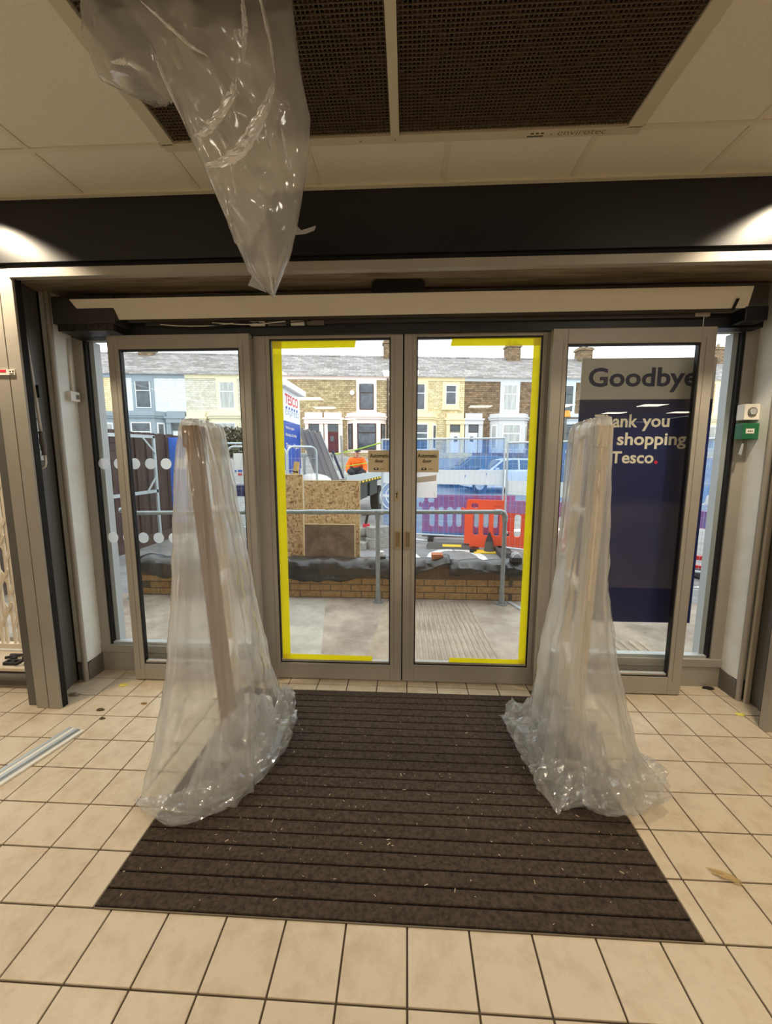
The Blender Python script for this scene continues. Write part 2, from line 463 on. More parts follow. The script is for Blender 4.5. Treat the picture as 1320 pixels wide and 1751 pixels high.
# reveals, guides and posts either side
for s, xr, nm in ((-1, -2.168, 'left'), (1, 2.092, 'right')):
    t = thing('wall_reveal_'+nm, 'white painted entrance reveal with dark shutter guide, %s of the doors' % nm, 'wall', (xr, 2.4, 0), kind='structure')
    a, b = sorted((xr, xr+s*.14))
    MB().box(a, b, 2.505, 2.70, .13, 2.512).build('painted_face', white_wall, t)
    MB().prism([(2.505, .0), (2.70, .0), (2.70, .145), (2.56, .128), (2.505, .115)], 'x', xr-s*.006, xr+s*.14).build('skirting', base_grey, t)
    MB().tube([(xr+s*.012, 2.495, 0), (xr+s*.012, 2.495, 2.51)], .016, 12).build('corner_bead', alu_edge, t, smooth='auto')
    xg = xr+s*.05
    a, b = sorted((xg, xg+s*.1))
    MB().box(a, b, 2.21, 2.30, 0, 2.51).build('cladding_panel', alu_d, t, bevel=.003)
    MB().box(a, b, 2.306, 2.40, 0, 2.51).build('cladding_panel', alu_d, t, bevel=.003)
    MB().box(a+s*.012, b+s*.012, 2.406, 2.48, 0, 2.51).build('cladding_panel', alu_d, t, bevel=.003)
    if s > 0:
        MB().box(xr+.024, xr+.05, 2.455, 2.472, 0, 2.44).build('guide_strip', M('pale_guide_strip', (190, 180, 160), .6), t)
    a, b = sorted((xg+s*.02, xg+s*.09))
    MB().box(a, b, 2.25, 2.7, 0, 2.51).build('guide_core', black_m, t)
for s, x0, x1, nm in ((-1, -2.243, -2.088, 'left'), (1, 2.012, 2.17, 'right')):
    t = thing('shutter_post_'+nm, 'grey aluminium shutter post, nearest upright on the %s' % nm, 'post', (x0, 2.19, 0), kind='structure')
    m_ = (x0+x1)/2
    MB().box(x0, m_-.0025, 2.185, 2.23, 0, 2.502).build('post_half', alu, t, bevel=.002)
    MB().box(m_+.0025, x1-.003, 2.185, 2.23, 0, 2.502).build('post_half', alu, t, bevel=.002)
    MB().box(x0+.004, x1, 2.2, 2.236, 0, 2.5).build('post_core', black_m, t)
st = MB().box(-2.234, -2.128, 2.1785, 2.1845, 1.962, 1.990).build('post_sticker', white_p)
tag(st, 'small red and white sticker across the grey shutter post', 'sticker')
MB().box(-2.233, -2.176, 2.1775, 2.1785, 1.976, 1.989).build('red_band', red_txt, st)
for q in ((-2.158, -2.148, 1.978, 1.983), (-2.140, -2.133, 1.976, 1.985), (-2.158, -2.134, 1.966, 1.970)):
    MB().box(q[0], q[1], 2.1775, 2.1785, q[2], q[3]).build('print', black, st)

# ================================================================== DOORS
def leaf(name, label, x0, x1, z1, y, sl, sr, rb, rt, cat='door'):
    """framed glazed leaf: stiles of width sl/sr, rails of height rb/rt"""
    t = thing(name, label, cat, ((x0+x1)/2, y, 0), kind='structure')
    MB().box(x0, x0+sl, y, y+.05, .008, z1).build('stile', alu, t, bevel=.003)
    MB().box(x1-sr, x1, y, y+.05, .008, z1).build('stile', alu, t, bevel=.003)
    MB().box(x0+sl, x1-sr, y+.001, y+.049, .008, rb).build('rail', alu, t, bevel=.003)
    MB().box(x0+sl, x1-sr, y+.001, y+.049, z1-rt, z1).build('rail', alu, t, bevel=.003)
    g = MB()
    gx0, gx1, gz0, gz1 = x0+sl, x1-sr, rb, z1-rt
    w = .008
    for a in ((gx0, gx0+w, gz0, gz1), (gx1-w, gx1, gz0, gz1), (gx0+w, gx1-w, gz0, gz0+w), (gx0+w, gx1-w, gz1-w, gz1)):
        g.box(a[0], a[1], y+.010, y+.04, a[2], a[3])
    g.build('gasket', gasket, t)
    # glazing bead line on the stile faces
    MB().box(gx0-.026, gx0-.024, y-.001, y, gz0-.03, gz1+.03).build('bead_line', alu_d, t)
    MB().box(gx1+.024, gx1+.026, y-.001, y, gz0-.03, gz1+.03).build('bead_line', alu_d, t)
    MB().box(gx0+w, gx1-w, y+.022, y+.028, gz0+w, gz1-w).build('pane', glass, t)
    MB().box(gx0+w, gx1-w, y+.012, y+.04, gz0+w, gz0+w+.012).build('bottom_bead', alu_edge, t)
    return t
DL = leaf('door_1', 'left leaf of the closed automatic doors, edged with yellow tape', -.957, -.027, 2.335, 2.59, .10, .076, .118, .09)
DR = leaf('door_2', 'right leaf of the closed automatic doors, edged with yellow tape', -.019, .908, 2.335, 2.59, .076, .094, .124, .09)
MB().box(-.031, -.015, 2.603, 2.635, .008, 2.33).build('meeting_seal', black_m, DL)
# locks and pull plates
brass = M('dull_brass', (170, 156, 130), .45, .2)
lk = MB().box(-.072, -.05, 2.586, 2.59, 1.24, 1.312).build('lock_plate', brass, DL, bevel=.001)
MB().disc((-.061, 2.585, 1.29), .006, 12).build('keyhole', black, lk)
MB().box(-.064, -.058, 2.5845, 2.586, 1.262, 1.288).build('keyhole_slot', black, lk)
for p, xa in ((DL, -.076), (DR, -.012)):
    h = MB().box(xa, xa+.044, 2.584, 2.59, .93, 1.055).build('pull_plate', brass, p, bevel=.002)
    MB().box(xa+.008, xa+.036, 2.582, 2.584, .945, 1.04).build('pull_recess', M('darker_brass', (128, 112, 88), .5, .2), h)  # inner panel in a darker brass than the plate
    for zz in (.937, 1.048): MB().disc((xa+.022, 2.583, zz), .005, 10).build('screw', galv, h)
MB().box(-.068, -.054, 2.587, 2.59, .565, .61).build('bolt_plate', alu_edge, DL)
SL = leaf('window_1', 'grey framed glazed guard screen left of the doors, behind the wrapped pedestal', -1.847, -.957, 2.259, 2.52, .067, .066, .118, .082, 'screen')
SR = leaf('window_2', 'grey framed glazed guard screen right of the doors, before the goodbye sign', .847, 1.763, 2.26, 2.52, .086, .08, .122, .085, 'screen')
for nm, lab, x0, x1, gx0, gx1 in (('window_3', 'fixed side light left of the doors with rows of white dots', -2.168, -.965, -2.085, -1.0),
                                  ('window_4', 'fixed side light right of the doors carrying the navy sign', .915, 2.094, .95, 2.0)):
    t = thing(nm, lab, 'window', ((x0+x1)/2, 2.64, 0), kind='structure')
    MB().box(x0, x1, 2.64, 2.70, 0, .135).build('plinth', alu, t, bevel=.002)
    MB().box(x0, x1, 2.632, 2.72, .14, .195).build('bottom_rail', alu, t, bevel=.004)
    MB().box(x0, x1, 2.64, 2.70, 2.265, 2.30).build('head', alu, t)
    MB().box(x0, gx0-.02 if x0 < 0 else gx0, 2.64, 2.70, .19, 2.27).build('jamb', alu, t, bevel=.003)
    MB().box(gx1 if x0 < 0 else gx1+.02, x1, 2.64, 2.70, .19, 2.27).build('jamb', alu, t, bevel=.003)
    xo = gx0-.02 if x0 < 0 else gx1
    MB().box(xo, xo+.02, 2.652, 2.70, .195, 2.265).build('gasket', gasket, t)
    xo = gx0 if x0 < 0 else gx1-.03
    MB().box(xo, xo+.03, 2.68, 2.74, .195, 2.265).build('outer_frame', alu_p, t)
    MB().box(gx0, gx1, 2.664, 2.67, .195, 2.265).build('pane', glass, t)
    MB().box(gx0, gx1, 2.652, 2.70, .195, .212).build('sill_bead', alu_p, t)
# manifestation dots on the left side light
dotm = sheetmat('frosted_white_dot', (.95, .97, 1), .1, 0, .9, gloss=0, bscale=5, bstr=.02, grough=.4)
for k in range(10):
    for z, x00 in ((1.475, -2.045), (.968, -2.026)):
        x = x00+k*.1085
        if x > -1.02: continue
        MB().disc((x, 2.662, z), .037, 28, 'y', .002).build('manifestation_dot', dotm, bpy.data.objects['window_3'])

# yellow tape strips
def tape(label, poly, y=2.611):
    tag(MB().prism(poly, 'y', y-.0016, y).build('yellow_tape', yellow), label, 'tape', 'yellow tape on the door glass')
tape('yellow tape down the outer edge of the left door pane', [(-.845, .13), (-.79, .13), (-.786, 2.235), (-.845, 2.235)])
tape('short yellow tape along the top of the left door pane', [(-.845, 2.19), (-.325, 2.192), (-.317, 2.236), (-.845, 2.236)], 2.6095)
tape('yellow tape along the bottom of the left door pane', [(-.845, .128), (-.225, .128), (-.225, .172), (-.845, .176)], 2.6095)
tape('yellow tape down the outer edge of the right door pane', [(.758, .135), (.805, .135), (.805, 2.235), (.762, 2.235)])
tape('short yellow tape along the top of the right door pane', [(.262, 2.193), (.805, 2.19), (.805, 2.238), (.272, 2.238)], 2.6095)
tape('yellow tape along the bottom of the right door pane', [(.292, .134), (.805, .134), (.805, .174), (.302, .174)], 2.6095)
# automatic door notices
notice_m = M('brown_grey_notice', (206, 190, 158), .6)
for x0, x1, side in ((-.246, -.103, 'left'), (.058, .203, 'right')):
    n = MB().box(x0, x1, 2.6085, 2.6105, 1.425, 1.563).build('door_notice', notice_m)
    tag(n, 'tan square notice reading automatic door, on the %s door pane' % side, 'notice')
    c = (x0+x1)/2
    text('Automatic', 'lettering', black, n, FRONT(c, 2.6085, 1.518), .122, .024, 'c', .022)
    text('door', 'lettering', black, n, FRONT(c, 2.6085, 1.486), .058, .023, 'c', .022)
    lg = MB().prism([(c-.02+px, 1.445+pz) for px, pz in rrect(-.016, .016, -.008, .008, .0075)], 'y', 2.6075, 2.6085).build('emblem', black, n)
    MB().prism([(c-.02+px, 1.446+pz) for px, pz in rrect(-.007, .007, -.004, .005, .003)], 'y', 2.6068, 2.6075).build('emblem_centre', notice_m, lg)
    MB().box(c+.006, c+.036, 2.6078, 2.6085, 1.442, 1.447).build('small_print', M('faint_print', (140, 120, 90), .7), n)
paper = MB()
paper.grid([[(.053+.143*i/6, 2.6095-.006*sm((j-3)/3)*abs(math.sin(i*.5)), 1.262+.163*(6-j)/6) for i in range(7)] for j in range(7)])
tag(paper.build('paper_sheet', sheetmat('white_paper', (.97, .98, 1), .06, 0, .94, gloss=0, bscale=4, bstr=.02, grough=.5)), 'white paper sheet stuck below the notice on the right door', 'paper')
pp = bpy.data.objects['paper_sheet']
MB().add([(.06, 2.6075, 1.392), (.19, 2.6075, 1.408), (.19, 2.6075, 1.372), (.12, 2.6075, 1.362), (.06, 2.6075, 1.358)], [(0, 1, 2, 3, 4)]).build('grey_stain', M('grey_stain', (208, 206, 202), .8), pp)
MB().bar((.174, 2.607, 1.30), (.186, 2.607, 1.268), .002, .001).build('pen_mark', black, pp)

# goodbye sign on the right side light
sg = thing('vinyl_sign', 'tall navy and silver goodbye sign filling the right side light', 'sign', (1.47, 2.66, .436))
MB().box(1.075, 1.873, 2.655, 2.6625, 1.876, 2.122).build('silver_panel', silver_vinyl, sg)
MB().box(1.075, 1.873, 2.655, 2.6625, .436, 1.876).build('navy_panel', navy, sg)
text('Goodbye', 'lettering', navy_txt, sg, FRONT(1.118, 2.655, 1.917), .652, .15, 'l', .025)
text('Thank', 'lettering', cream_txt, sg, FRONT(1.172, 2.655, 1.705), .262, .080, 'l', .022)
text('you', 'lettering', cream_txt, sg, FRONT(1.462, 2.655, 1.683), .165, .078, 'l', .022)
text('for', 'lettering', cream_txt, sg, FRONT(1.172, 2.655, 1.594), .105, .080, 'l', .022)
text('shopping', 'lettering', cream_txt, sg, FRONT(1.318, 2.655, 1.572), .42, .102, 'l', .022)
text('at', 'lettering', cream_txt, sg, FRONT(1.172, 2.655, 1.482), .075, .066, 'l', .022)
text('Tesco', 'lettering', cream_txt, sg, FRONT(1.288, 2.655, 1.482), .262, .076, 'l', .022)
MB().disc((1.566, 2.654, 1.49), .011, 16).build('full_stop', red_txt, sg)

# ================================================================== door operator over the doors
op = thing('door_operator', 'automatic door operator with its long ivory cover hanging open above the doors', 'door operator', (0, 2.55, 2.3))
MB().box(-2.1, 2.04, 2.545, 2.66, 2.34, 2.50).build('track_housing', alu_d, op, bevel=.004)
MB().box(-2.1, 2.04, 2.56, 2.64, 2.262, 2.345).build('track_rail', fascia_m, op)
MB().box(-1.60, 1.70, 2.535, 2.56, 2.315, 2.335).build('belt_rail', M('belt_rail', (60, 58, 54), .5), op)
MB().add([(-1.962, 2.40, 2.425), (1.844, 2.40, 2.426), (1.874, 2.47, 2.338), (-1.922, 2.47, 2.331), (-1.962, 2.408, 2.429), (1.844, 2.408, 2.430), (1.874, 2.478, 2.341), (-1.922, 2.478, 2.334)],
         [(0, 1, 2, 3), (7, 6, 5, 4), (0, 4, 5, 1), (1, 5, 6, 2), (2, 6, 7, 3), (3, 7, 4, 0)]).build('open_cover', cover_m, op)
for x in (-1.845, 1.79):
    MB().bar((x, 2.43, 2.375), (x+.006, 2.468, 2.33), .014, .006, (0, -1, .3)).build('cover_slot', black, op)
mo = MB().box(-2.10, -1.72, 2.43, 2.58, 2.30, 2.455).build('end_box', M('dark_end_box', (52, 50, 46), .5), op, bevel=.006)
MB().box(-2.08, -1.74, 2.44, 2.57, 2.262, 2.30).build('foil_wrap', M('dark_crumpled_foil', (56, 52, 46), .3, .4, bump=1, bscale=40), mo)
MB().box(1.86, 1.98, 2.46, 2.56, 2.272, 2.345).build('end_box', black, op, bevel=.004)
MB().prism(rrect(-.2, .095, 2.43, 2.508, .03), 'y', 2.425, 2.49).build('motion_sensor', black, op, smooth='auto')
for k, (xa, xb) in enumerate(((-.95, -.86), (-.84, -.73), (-.70, -.62), (-.60, -.50))):
    MB().box(xa, xb, 2.53, 2.548, 2.306, 2.330).build('circuit_module', [white_p, M('grey_module', (110, 104, 96), .6)][k % 2], op)
for k in range(4):
    x = -1.5+k*.16
    MB().tube([(x+i*.09, 2.522+.004*math.sin(i*2+k), 2.318-.014*math.sin(i*math.pi/5)+.003*k) for i in range(6)], .0028, 6).build('wire', [white_p, black, white_p, black][k], op)
for x in (-1.76, 1.69):
    MB().tube([(x, 2.535, 2.26), (x, 2.535, 2.335)], .0025, 6).build('hanger_pin', galv_w, op)
    MB().box(x-.05, x+.03, 2.53, 2.56, 2.318, 2.338).build('bracket', alu_edge, op)

# ---- things on the reveals
kb = MB().box(-2.168, -2.138, 2.555, 2.63, 1.874, 1.938).build('key_switch', white_p, bevel=.004)
tag(kb, 'white key switch box on the left reveal', 'switch')
MB().box(-2.139, -2.136, 2.596, 2.622, 1.892, 1.918).build('key_face', alu_d, kb)
MB().tube([(-2.158, 2.60, 1.938), (-2.16, 2.605, 2.26)], .009, 8).build('conduit', white_p, kb, smooth=True)
hp = MB().box(-2.108, -2.102, 2.668, 2.69, 1.885, 2.0).build('hinge_plate', alu_p)
tag(hp, 'pale metal hinge plate beside the left side light', 'hinge plate')
for z in (1.9, 1.93, 1.96, 1.985): MB().disc((-2.101, 2.678, z), .004, 8, 'x').build('screw_hole', black, hp)
eb = MB().box(2.005, 2.092, 2.575, 2.635, 1.742, 1.835).build('exit_button', white_p, bevel=.004)
tag(eb, 'white box with round turn knob on the right reveal', 'switch')
MB().disc((2.048, 2.573, 1.79), .026, 24, 'y', .008).build('knob_ring', M('knob_grey', (120, 118, 112), .4), eb)
MB().disc((2.048, 2.570, 1.79), .018, 24, 'y', .01).build('knob', alu_p, eb)
green = M('green_plastic', (30, 104, 66), .45)
gb = MB().box(1.998, 2.092, 2.565, 2.625, 1.628, 1.722).build('emergency_release', green, bevel=.004)
tag(gb, 'green emergency release box below the white knob box', 'call point')
MB().box(2.016, 2.064, 2.563, 2.566, 1.662, 1.69).build('white_window', white_p, gb)
for k in range(3): MB().disc((2.03+k*.01, 2.5625, 1.676), .0035, 8).build('dot', black, gb)
ky = MB(); ky.tube([(2.022+.012*math.cos(a*.52), 2.582, 1.614+.012*math.sin(a*.52)) for a in range(13)], .0018, 6, False)
ko = ky.build('key_bunch', galv); tag(ko, 'small bunch of keys hanging below the green release box', 'keys')
MB().bar((2.02, 2.58, 1.604), (2.006, 2.58, 1.54), .009, .002, (0, 1, 0)).build('key', galv_w, ko)
MB().bar((2.024, 2.584, 1.604), (2.018, 2.584, 1.535), .009, .002, (0, 1, 0)).build('key', galv_w, ko)
# crank handle + notice in the left guide
ck = thing('crank_handle', 'long white shutter crank hanging in the left shutter guide', 'crank', (-2.15, 2.3, 1.4))
MB().tube([(-2.175, 2.30, 2.49), (-2.145, 2.30, 2.0), (-2.128, 2.30, 1.66)], .008, 8).build('rod', white_p, ck, smooth=True)
MB().tube([(-2.128, 2.30, 1.665), (-2.127, 2.30, 1.65), (-2.125, 2.30, 1.60), (-2.122, 2.30, 1.545), (-2.121, 2.30, 1.53)], [.016, .012, .016, .012, .016], 12).build('grip', M('grey_grip', (104, 100, 92), .6), ck, smooth=True)
MB().tube([(-2.121, 2.30, 1.535), (-2.119, 2.30, 1.49), (-2.126, 2.30, 1.465), (-2.145, 2.30, 1.455), (-2.18, 2.30, 1.435)], .007, 8).build('crank_end', white_p, ck, smooth=True)
MB().box(-2.14, -2.118, 2.305, 2.315, 1.86, 1.93).build('ratchet', black, ck)
nb = MB().box(-2.218, -2.2135, 2.27, 2.392, 1.50, 1.97).build('wall_notice', M('notice_paper', (222, 226, 226), .7))
tag(nb, 'blue and white notice behind the shutter crank', 'notice')
MB().box(-2.2135, -2.212, 2.27, 2.392, 1.87, 1.97).build('blue_header', M('blue_print', (60, 84, 150), .6), nb)
for z in (1.56, 1.62, 1.66, 1.74): MB().box(-2.2135, -2.212, 2.28, 2.382, z, z+.012).build('printed_line', M('grey_print', (120, 126, 132), .7), nb)

# ================================================================== window on the far left with security gate
wd = thing('window_5', 'shop window behind the white folding security gate', 'window', (-3.4, 2.75, .15), kind='structure')
MB().box(-4.9, -2.42, 2.74, 2.79, .12, .18).build('bottom_rail', alu, wd)
MB().box(-4.9, -2.42, 2.76, 2.766, .18, 2.2).build('pane', glass, wd)
MB().box(-2.47, -2.42, 2.74, 2.79, .18, 2.2).build('jamb', alu, wd)
sill = MB().box(-4.9, -2.42, 2.385, 2.72, .115, .14).build('window_sill', M('cream_sill', (224, 210, 186), .6), wd, bevel=.006)
MB().tube([(-4.9, 2.40, .075), (-2.30, 2.40, .075)], .028, 12).build('heating_pipe', base_grey, wd, smooth=True)
gt = thing('security_gate', 'white folding lattice security gate behind the left post', 'gate', (-3, 2.62, .15))
gm = M('cream_gate_paint', (228, 214, 190), .5)
MB().box(-3.5, -2.44, 2.60, 2.64, .165, .20).build('bottom_track', gm, gt)
ux = [-2.475-.095*k for k in range(10)]
for i, x in enumerate(ux):
    for dx in (-.018, .018):
        MB().box(x+dx-.008, x+dx+.008, 2.605, 2.62, .2, 2.2).build('upright', gm, gt)
for i in range(len(ux)-1):
    for z in [.42+.24*k for k in range(7)]:
        a, b = ux[i], ux[i+1]
        MB().bar((a, 2.60, z+.09), (b, 2.60, z-.09), .02, .005, (0, 1, 0)).build('lattice_bar', gm, gt)
        MB().bar((a, 2.627, z-.09), (b, 2.627, z+.09), .02, .005, (0, 1, 0)).build('lattice_bar', gm, gt)
# tools on the sill
def tool(name, label, cat): return thing(name, label, cat, (-2.6, 2.5, .14))
t = tool('hinge_bracket', 'large black perforated bracket lying on the window sill', 'bracket')
holed(rrect(-2.69, -2.585, 2.415, 2.475, .012), [rrect(-2.675, -2.65, 2.43, 2.455, .011), rrect(-2.63, -2.605, 2.432, 2.457, .011)], 'z', .141, .158).build('plate', black, t)
MB().box(-2.69, -2.66, 2.475, 2.5, .141, .165).build('lug', black, t, bevel=.003)
t = tool('pliers', 'black handled pliers lying behind the bracket on the sill', 'pliers')
MB().tube([(-2.75, 2.50, .15), (-2.68, 2.53, .152), (-2.62, 2.55, .152)], [.01, .008, .005], 8).build('handle', black, t, smooth=True)
MB().tube([(-2.75, 2.54, .15), (-2.68, 2.535, .156), (-2.62, 2.545, .156)], [.01, .008, .005], 8).build('handle', black, t, smooth=True)
MB().tube([(-2.625, 2.547, .154), (-2.58, 2.565, .154)], [.008, .003], 8).build('jaw', galv, t, smooth=True)
t = tool('snips', 'silver snips lying open beside the pliers on the sill', 'snips')
MB().tube([(-2.63, 2.50, .15), (-2.57, 2.55, .153), (-2.545, 2.585, .153)], [.009, .007, .003], 8).build('handle', black, t, smooth=True)
MB().tube([(-2.6, 2.59, .15), (-2.57, 2.55, .158), (-2.55, 2.52, .157)], [.004, .006, .009], 8).build('handle', galv, t, smooth=True)
t = tool('switch_plate', 'small white switch plate lying on the sill', 'switch plate')
MB().box(-2.575, -2.53, 2.44, 2.475, .141, .149).build('plate', white_p, t, bevel=.002)
MB().box(-2.556, -2.542, 2.452, 2.464, .149, .154).build('rocker', alu_edge, t)
t = tool('screwdriver', 'thin grey screwdriver at the front of the sill', 'screwdriver')
MB().tube([(-2.58, 2.40, .147), (-2.535, 2.418, .147)], .003, 6).build('shaft', galv, t, smooth=True)
MB().tube([(-2.535, 2.418, .149), (-2.50, 2.432, .149)], .0065, 8).build('handle', M('grey_handle', (98, 100, 104), .5), t, smooth=True)
t = tool('clip_pile', 'orange plastic clips lying next to the post on the sill', 'clips')
for k in range(5):
    MB().tube([(-2.52+.012*k+.01*math.cos(a), 2.475+.01*(k % 3)+.01*math.sin(a), .148) for a in [i*.9 for i in range(7)]], .003, 6).build('clip', M('orange_clip', (226, 140, 40), .5), t, smooth=True)

# ================================================================== air curtain in the ceiling
ac = thing('air_curtain', 'recessed ceiling air heater with brown mesh grille and centre bar', 'air heater', (-.06, 1.3, CZ))
fm = M('ivory_heater_frame', (206, 196, 172), .5)
MB().box(-1.04, .925, 1.842, 1.885, CZ-.014, CZ+.02).build('frame_bar', fm, ac, bevel=.002)
MB().box(-1.04, -.985, .72, 1.85, CZ-.014, CZ+.02).build('frame_bar', fm, ac, bevel=.002)
MB().box(.865, .925, .72, 1.85, CZ-.014, CZ+.02).build('frame_bar', fm, ac, bevel=.002)
MB().box(-1.04, .925, .68, .725, CZ-.014, CZ+.02).build('frame_bar', fm, ac, bevel=.002)
MB().box(-.075, -.04, .72, 1.845, CZ-.02, CZ+.01).build('centre_bar', fm, ac, bevel=.002)
MB().box(-1.0, .88, .72, 1.86, CZ+.0165, CZ+.0195).build('dark_backing', M('grille_backing', (34, 28, 22), .9), ac)
wm = M('brown_wire', (92, 76, 58), .6, .3)
mb = MB()
x = -.98
while x < .862: mb.box(x, x+.004, .725, 1.842, CZ-.004, CZ); x += .0145
y = .73
while y < 1.84: mb.box(-.98, .862, y, y+.004, CZ-.006, CZ-.002); y += .0145
tag(mb.build('wire_grille', wm, ac), kind='stuff')
fl = M('filter_cord', (78, 67, 53), .8)
for k in range(-4, 9):
    for s in (1, -1):
        a = Vector((-.98+k*.27, 1.78 if s > 0 else .74, CZ+.010)); b = Vector((-.98+k*.27+1.04*1.1, .74 if s > 0 else 1.78, CZ+.010))
        # clip to the grille
        t0 = max(0, (-.97-a.x)/(b.x-a.x)); t1 = min(1, (.85-a.x)/(b.x-a.x))
        if t1-t0 > .05: MB().bar(a+(b-a)*t0, a+(b-a)*t1, .03, .006).build('filter_brace', fl, ac)
MB().box(-.97, .855, 1.785, 1.80, CZ+.004, CZ+.014).build('filter_rail', fl, ac)
grey_ink = M('grey_ink', (92, 82, 66), .8)
text('envirotec', 'lettering', grey_ink, ac, ((.60, 1.872, CZ-.014), (1, 0, 0), (0, -1, 0), (0, 0, -1)), .19, .026, 'l', -.012)
MB().box(.48, .545, 1.870, 1.876, CZ-.0155, CZ-.014).build('emblem_bar', grey_ink, ac)
for k in range(3): MB().box(.492+.02*k, .504+.02*k, 1.856, 1.862, CZ-.0155, CZ-.014).build('emblem_block', grey_ink, ac)
for x in (.575, -.058, -.2): MB().disc((x, 1.866, CZ-.015), .004, 10, 'z').build('screw', brass, ac)

# ================================================================== ceiling lights
panel_on = emitmat('led_panel_glow', LAMP, PANEL_W)
for x, y, where in ((-2.2, -1.2, 'nearest behind the camera on the left'), (-2.2, -4.1, 'second of the left row'), (-2.2, -5.8, 'third of the left row'), (-2.05, -9.0, 'farthest of the left row'),
                    (-.1, -1.4, 'nearest in the middle row'), (-.1, -3.6, 'second of the middle row'), (-.1, -5.8, 'third of the middle row'), (-.1, -7.6, 'farthest of the middle row'),
                    (2.0, .25, 'nearest the entrance on the right'), (1.9, -5.7, 'first right of the middle row'), (3.9, -5.7, 'second right of the middle row'), (6.2, -5.8, 'third right of the middle row'),
                    (6.15, -7.6, 'far right row, left one'), (8.0, -7.5, 'far right row, right one')):
    t = thing('ceiling_light', 'square led ceiling light, ' + where, 'light', (x, y, CZ), group='square ceiling lights')
    MB().box(x-.28, x+.28, y-.22, y+.22, CZ-.006, CZ-.002).build('diffuser', panel_on, t)
    MB().prism([(x-.3, y-.24), (x+.3, y-.24), (x+.3, y+.24), (x-.3, y+.24)], 'z', CZ-.0015, CZ+.015).build('tray', fm, t)
for x, nm in ((-2.25, 'left'), (1.90, 'right')):  # invented spots out of view, added to make the bulkhead ends glow
    t = thing('added_fascia_spot', 'unseen spot added to light the bulkhead end by the %s shutter post' % nm, 'light', (x, 1.95, CZ))
    MB().prism([(x+.055*math.cos(a*.2618), 1.95+.055*math.sin(a*.2618)) for a in range(24)], 'z', CZ-.008, CZ-.002).build('bezel', fm, t)
    l = bpy.data.lights.new('added_spot_lamp', 'SPOT'); l.energy = 115; l.color = (1, .83, .60); l.spot_size = R(128); l.spot_blend = .3; l.shadow_soft_size = .04
    lo = bpy.data.objects.new('lamp', l); COL.objects.link(lo); lo.parent = t; lo.location = (0, 0, -.02); lo.rotation_euler = (R(6), 0, 0)

# ================================================================== entrance mat
em = thing('entrance_mat', 'dark brown ribbed entrance mat set in front of the doors', 'mat', ((MATX0+MATX1)/2, (MATY0+MATY1)/2, 0))
MB().box(MATX0, MATX1, MATY0, MATY1, -.0055, -.001).build('mat_tray', mat_d, em)
trim = M('mat_trim', (120, 108, 90), .4, .5)
for a in ((MATX0-.004, MATX0, MATY0, MATY1), (MATX1, MATX1+.004, MATY0, MATY1), (MATX0, MATX1, MATY0-.004, MATY0)):
    MB().box(a[0], a[1], a[2], a[3], -.005, .003).build('edge_trim', trim, em)
stm = MB().box(MATX0+.003, MATX1-.003, -.0268, .0268, -.002, .008).mesh('mat_strip', mat_m, bevel=.004)
for k in range(22):
    obj_from(stm, 'mat_strip', (0, MATY0+.03+.06*k, 0), em)
cr = MB()
for k in range(300):
    x, y = random.uniform(MATX0+.02, MATX1-.02), random.triangular(MATY0, MATY1, MATY0+.3)
    a = random.random()*3.1; s = random.choice((.0012, .0012, .0016, .0024)); l = s*random.choice((1, 1.5, 3))
    cr.bar((x-l*math.cos(a), y-l*math.sin(a), .009), (x+l*math.cos(a), y+l*math.sin(a), .0095), s, s*.6)
tag(cr.build('sawdust_crumbs', M('pale_sawdust', (206, 190, 160), .9)), 'pale sawdust crumbs scattered over the dark mat', 'debris', kind='stuff')

# ================================================================== debris on the floor
sp_ = thing('metal_trim_strip', 'loose silver trim strip lying on the tiles at the left', 'trim strip', (-1.9, 1.8, 0))
A, B = Vector((-1.955, 1.50, .006)), Vector((-1.838, 2.005, .006))
for off, h, m_ in ((-.045, .008, galv_w), (-.022, .004, white_p), (0, .009, galv_w), (.022, .004, galv), (.045, .009, white_p)):
    d = Vector((.97, -.22, 0))*off
    MB().bar(A+d, B+d, .0215, h).build('strip_rib', m_, sp_)
mud = M('dark_mud', (92, 76, 52), .9)
def lump(name, label, cat, x, y, r, h, m, seed):
    mb = MB(); n = 14; P = []
    for i in range(6):
        ph = i/5*math.pi/2
        P.append([(x+r*(1+.45*nz(math.cos(a)*2+seed, math.sin(a)*2, 0))*math.cos(ph)*math.cos(a)*1.3, y+r*(1+.45*nz(math.cos(a)*2+seed, math.sin(a)*2, 0))*math.cos(ph)*math.sin(a)*.7, h*math.sin(ph)*(1+.5*nz(a, seed, ph*3))+.0005) for a in [2*math.pi*k/n for k in range(n+1)]])
    tag(mb.grid(P).build(name, m), label, cat)
lump('mud_clod', 'larger dark clod of mud on the tiles by the left post', 'debris', -1.842, 2.187, .019, .009, mud, 1)
lump('mud_clod', 'smaller dark clod of mud nearer the wrapped pedestal', 'debris', -1.769, 2.108, .013, .008, mud, 5)
lump('leaf_scrap', 'curled brown leaf scrap beside the left plastic cover', 'debris', -1.62, 2.262, .016, .006, M('leaf_brown', (150, 118, 66), .9), 8)
lump('tape_scrap', 'crumpled yellow tape scrap on the tiles by the left side light', 'tape scrap', -1.892, 2.452, .026, .008, M('pale_yellow_scrap', (224, 214, 100), .7), 3)
lump('tape_scrap', 'small yellow tape scrap on the tiles by the right shutter guide', 'tape scrap', 2.0, 2.34, .022, .008, M('pale_yellow_scrap', (224, 214, 100), .7), 9)
lump('dark_scrap', 'flat black scrap against the right side light plinth', 'debris', 2.01, 2.62, .03, .006, black_m, 11)
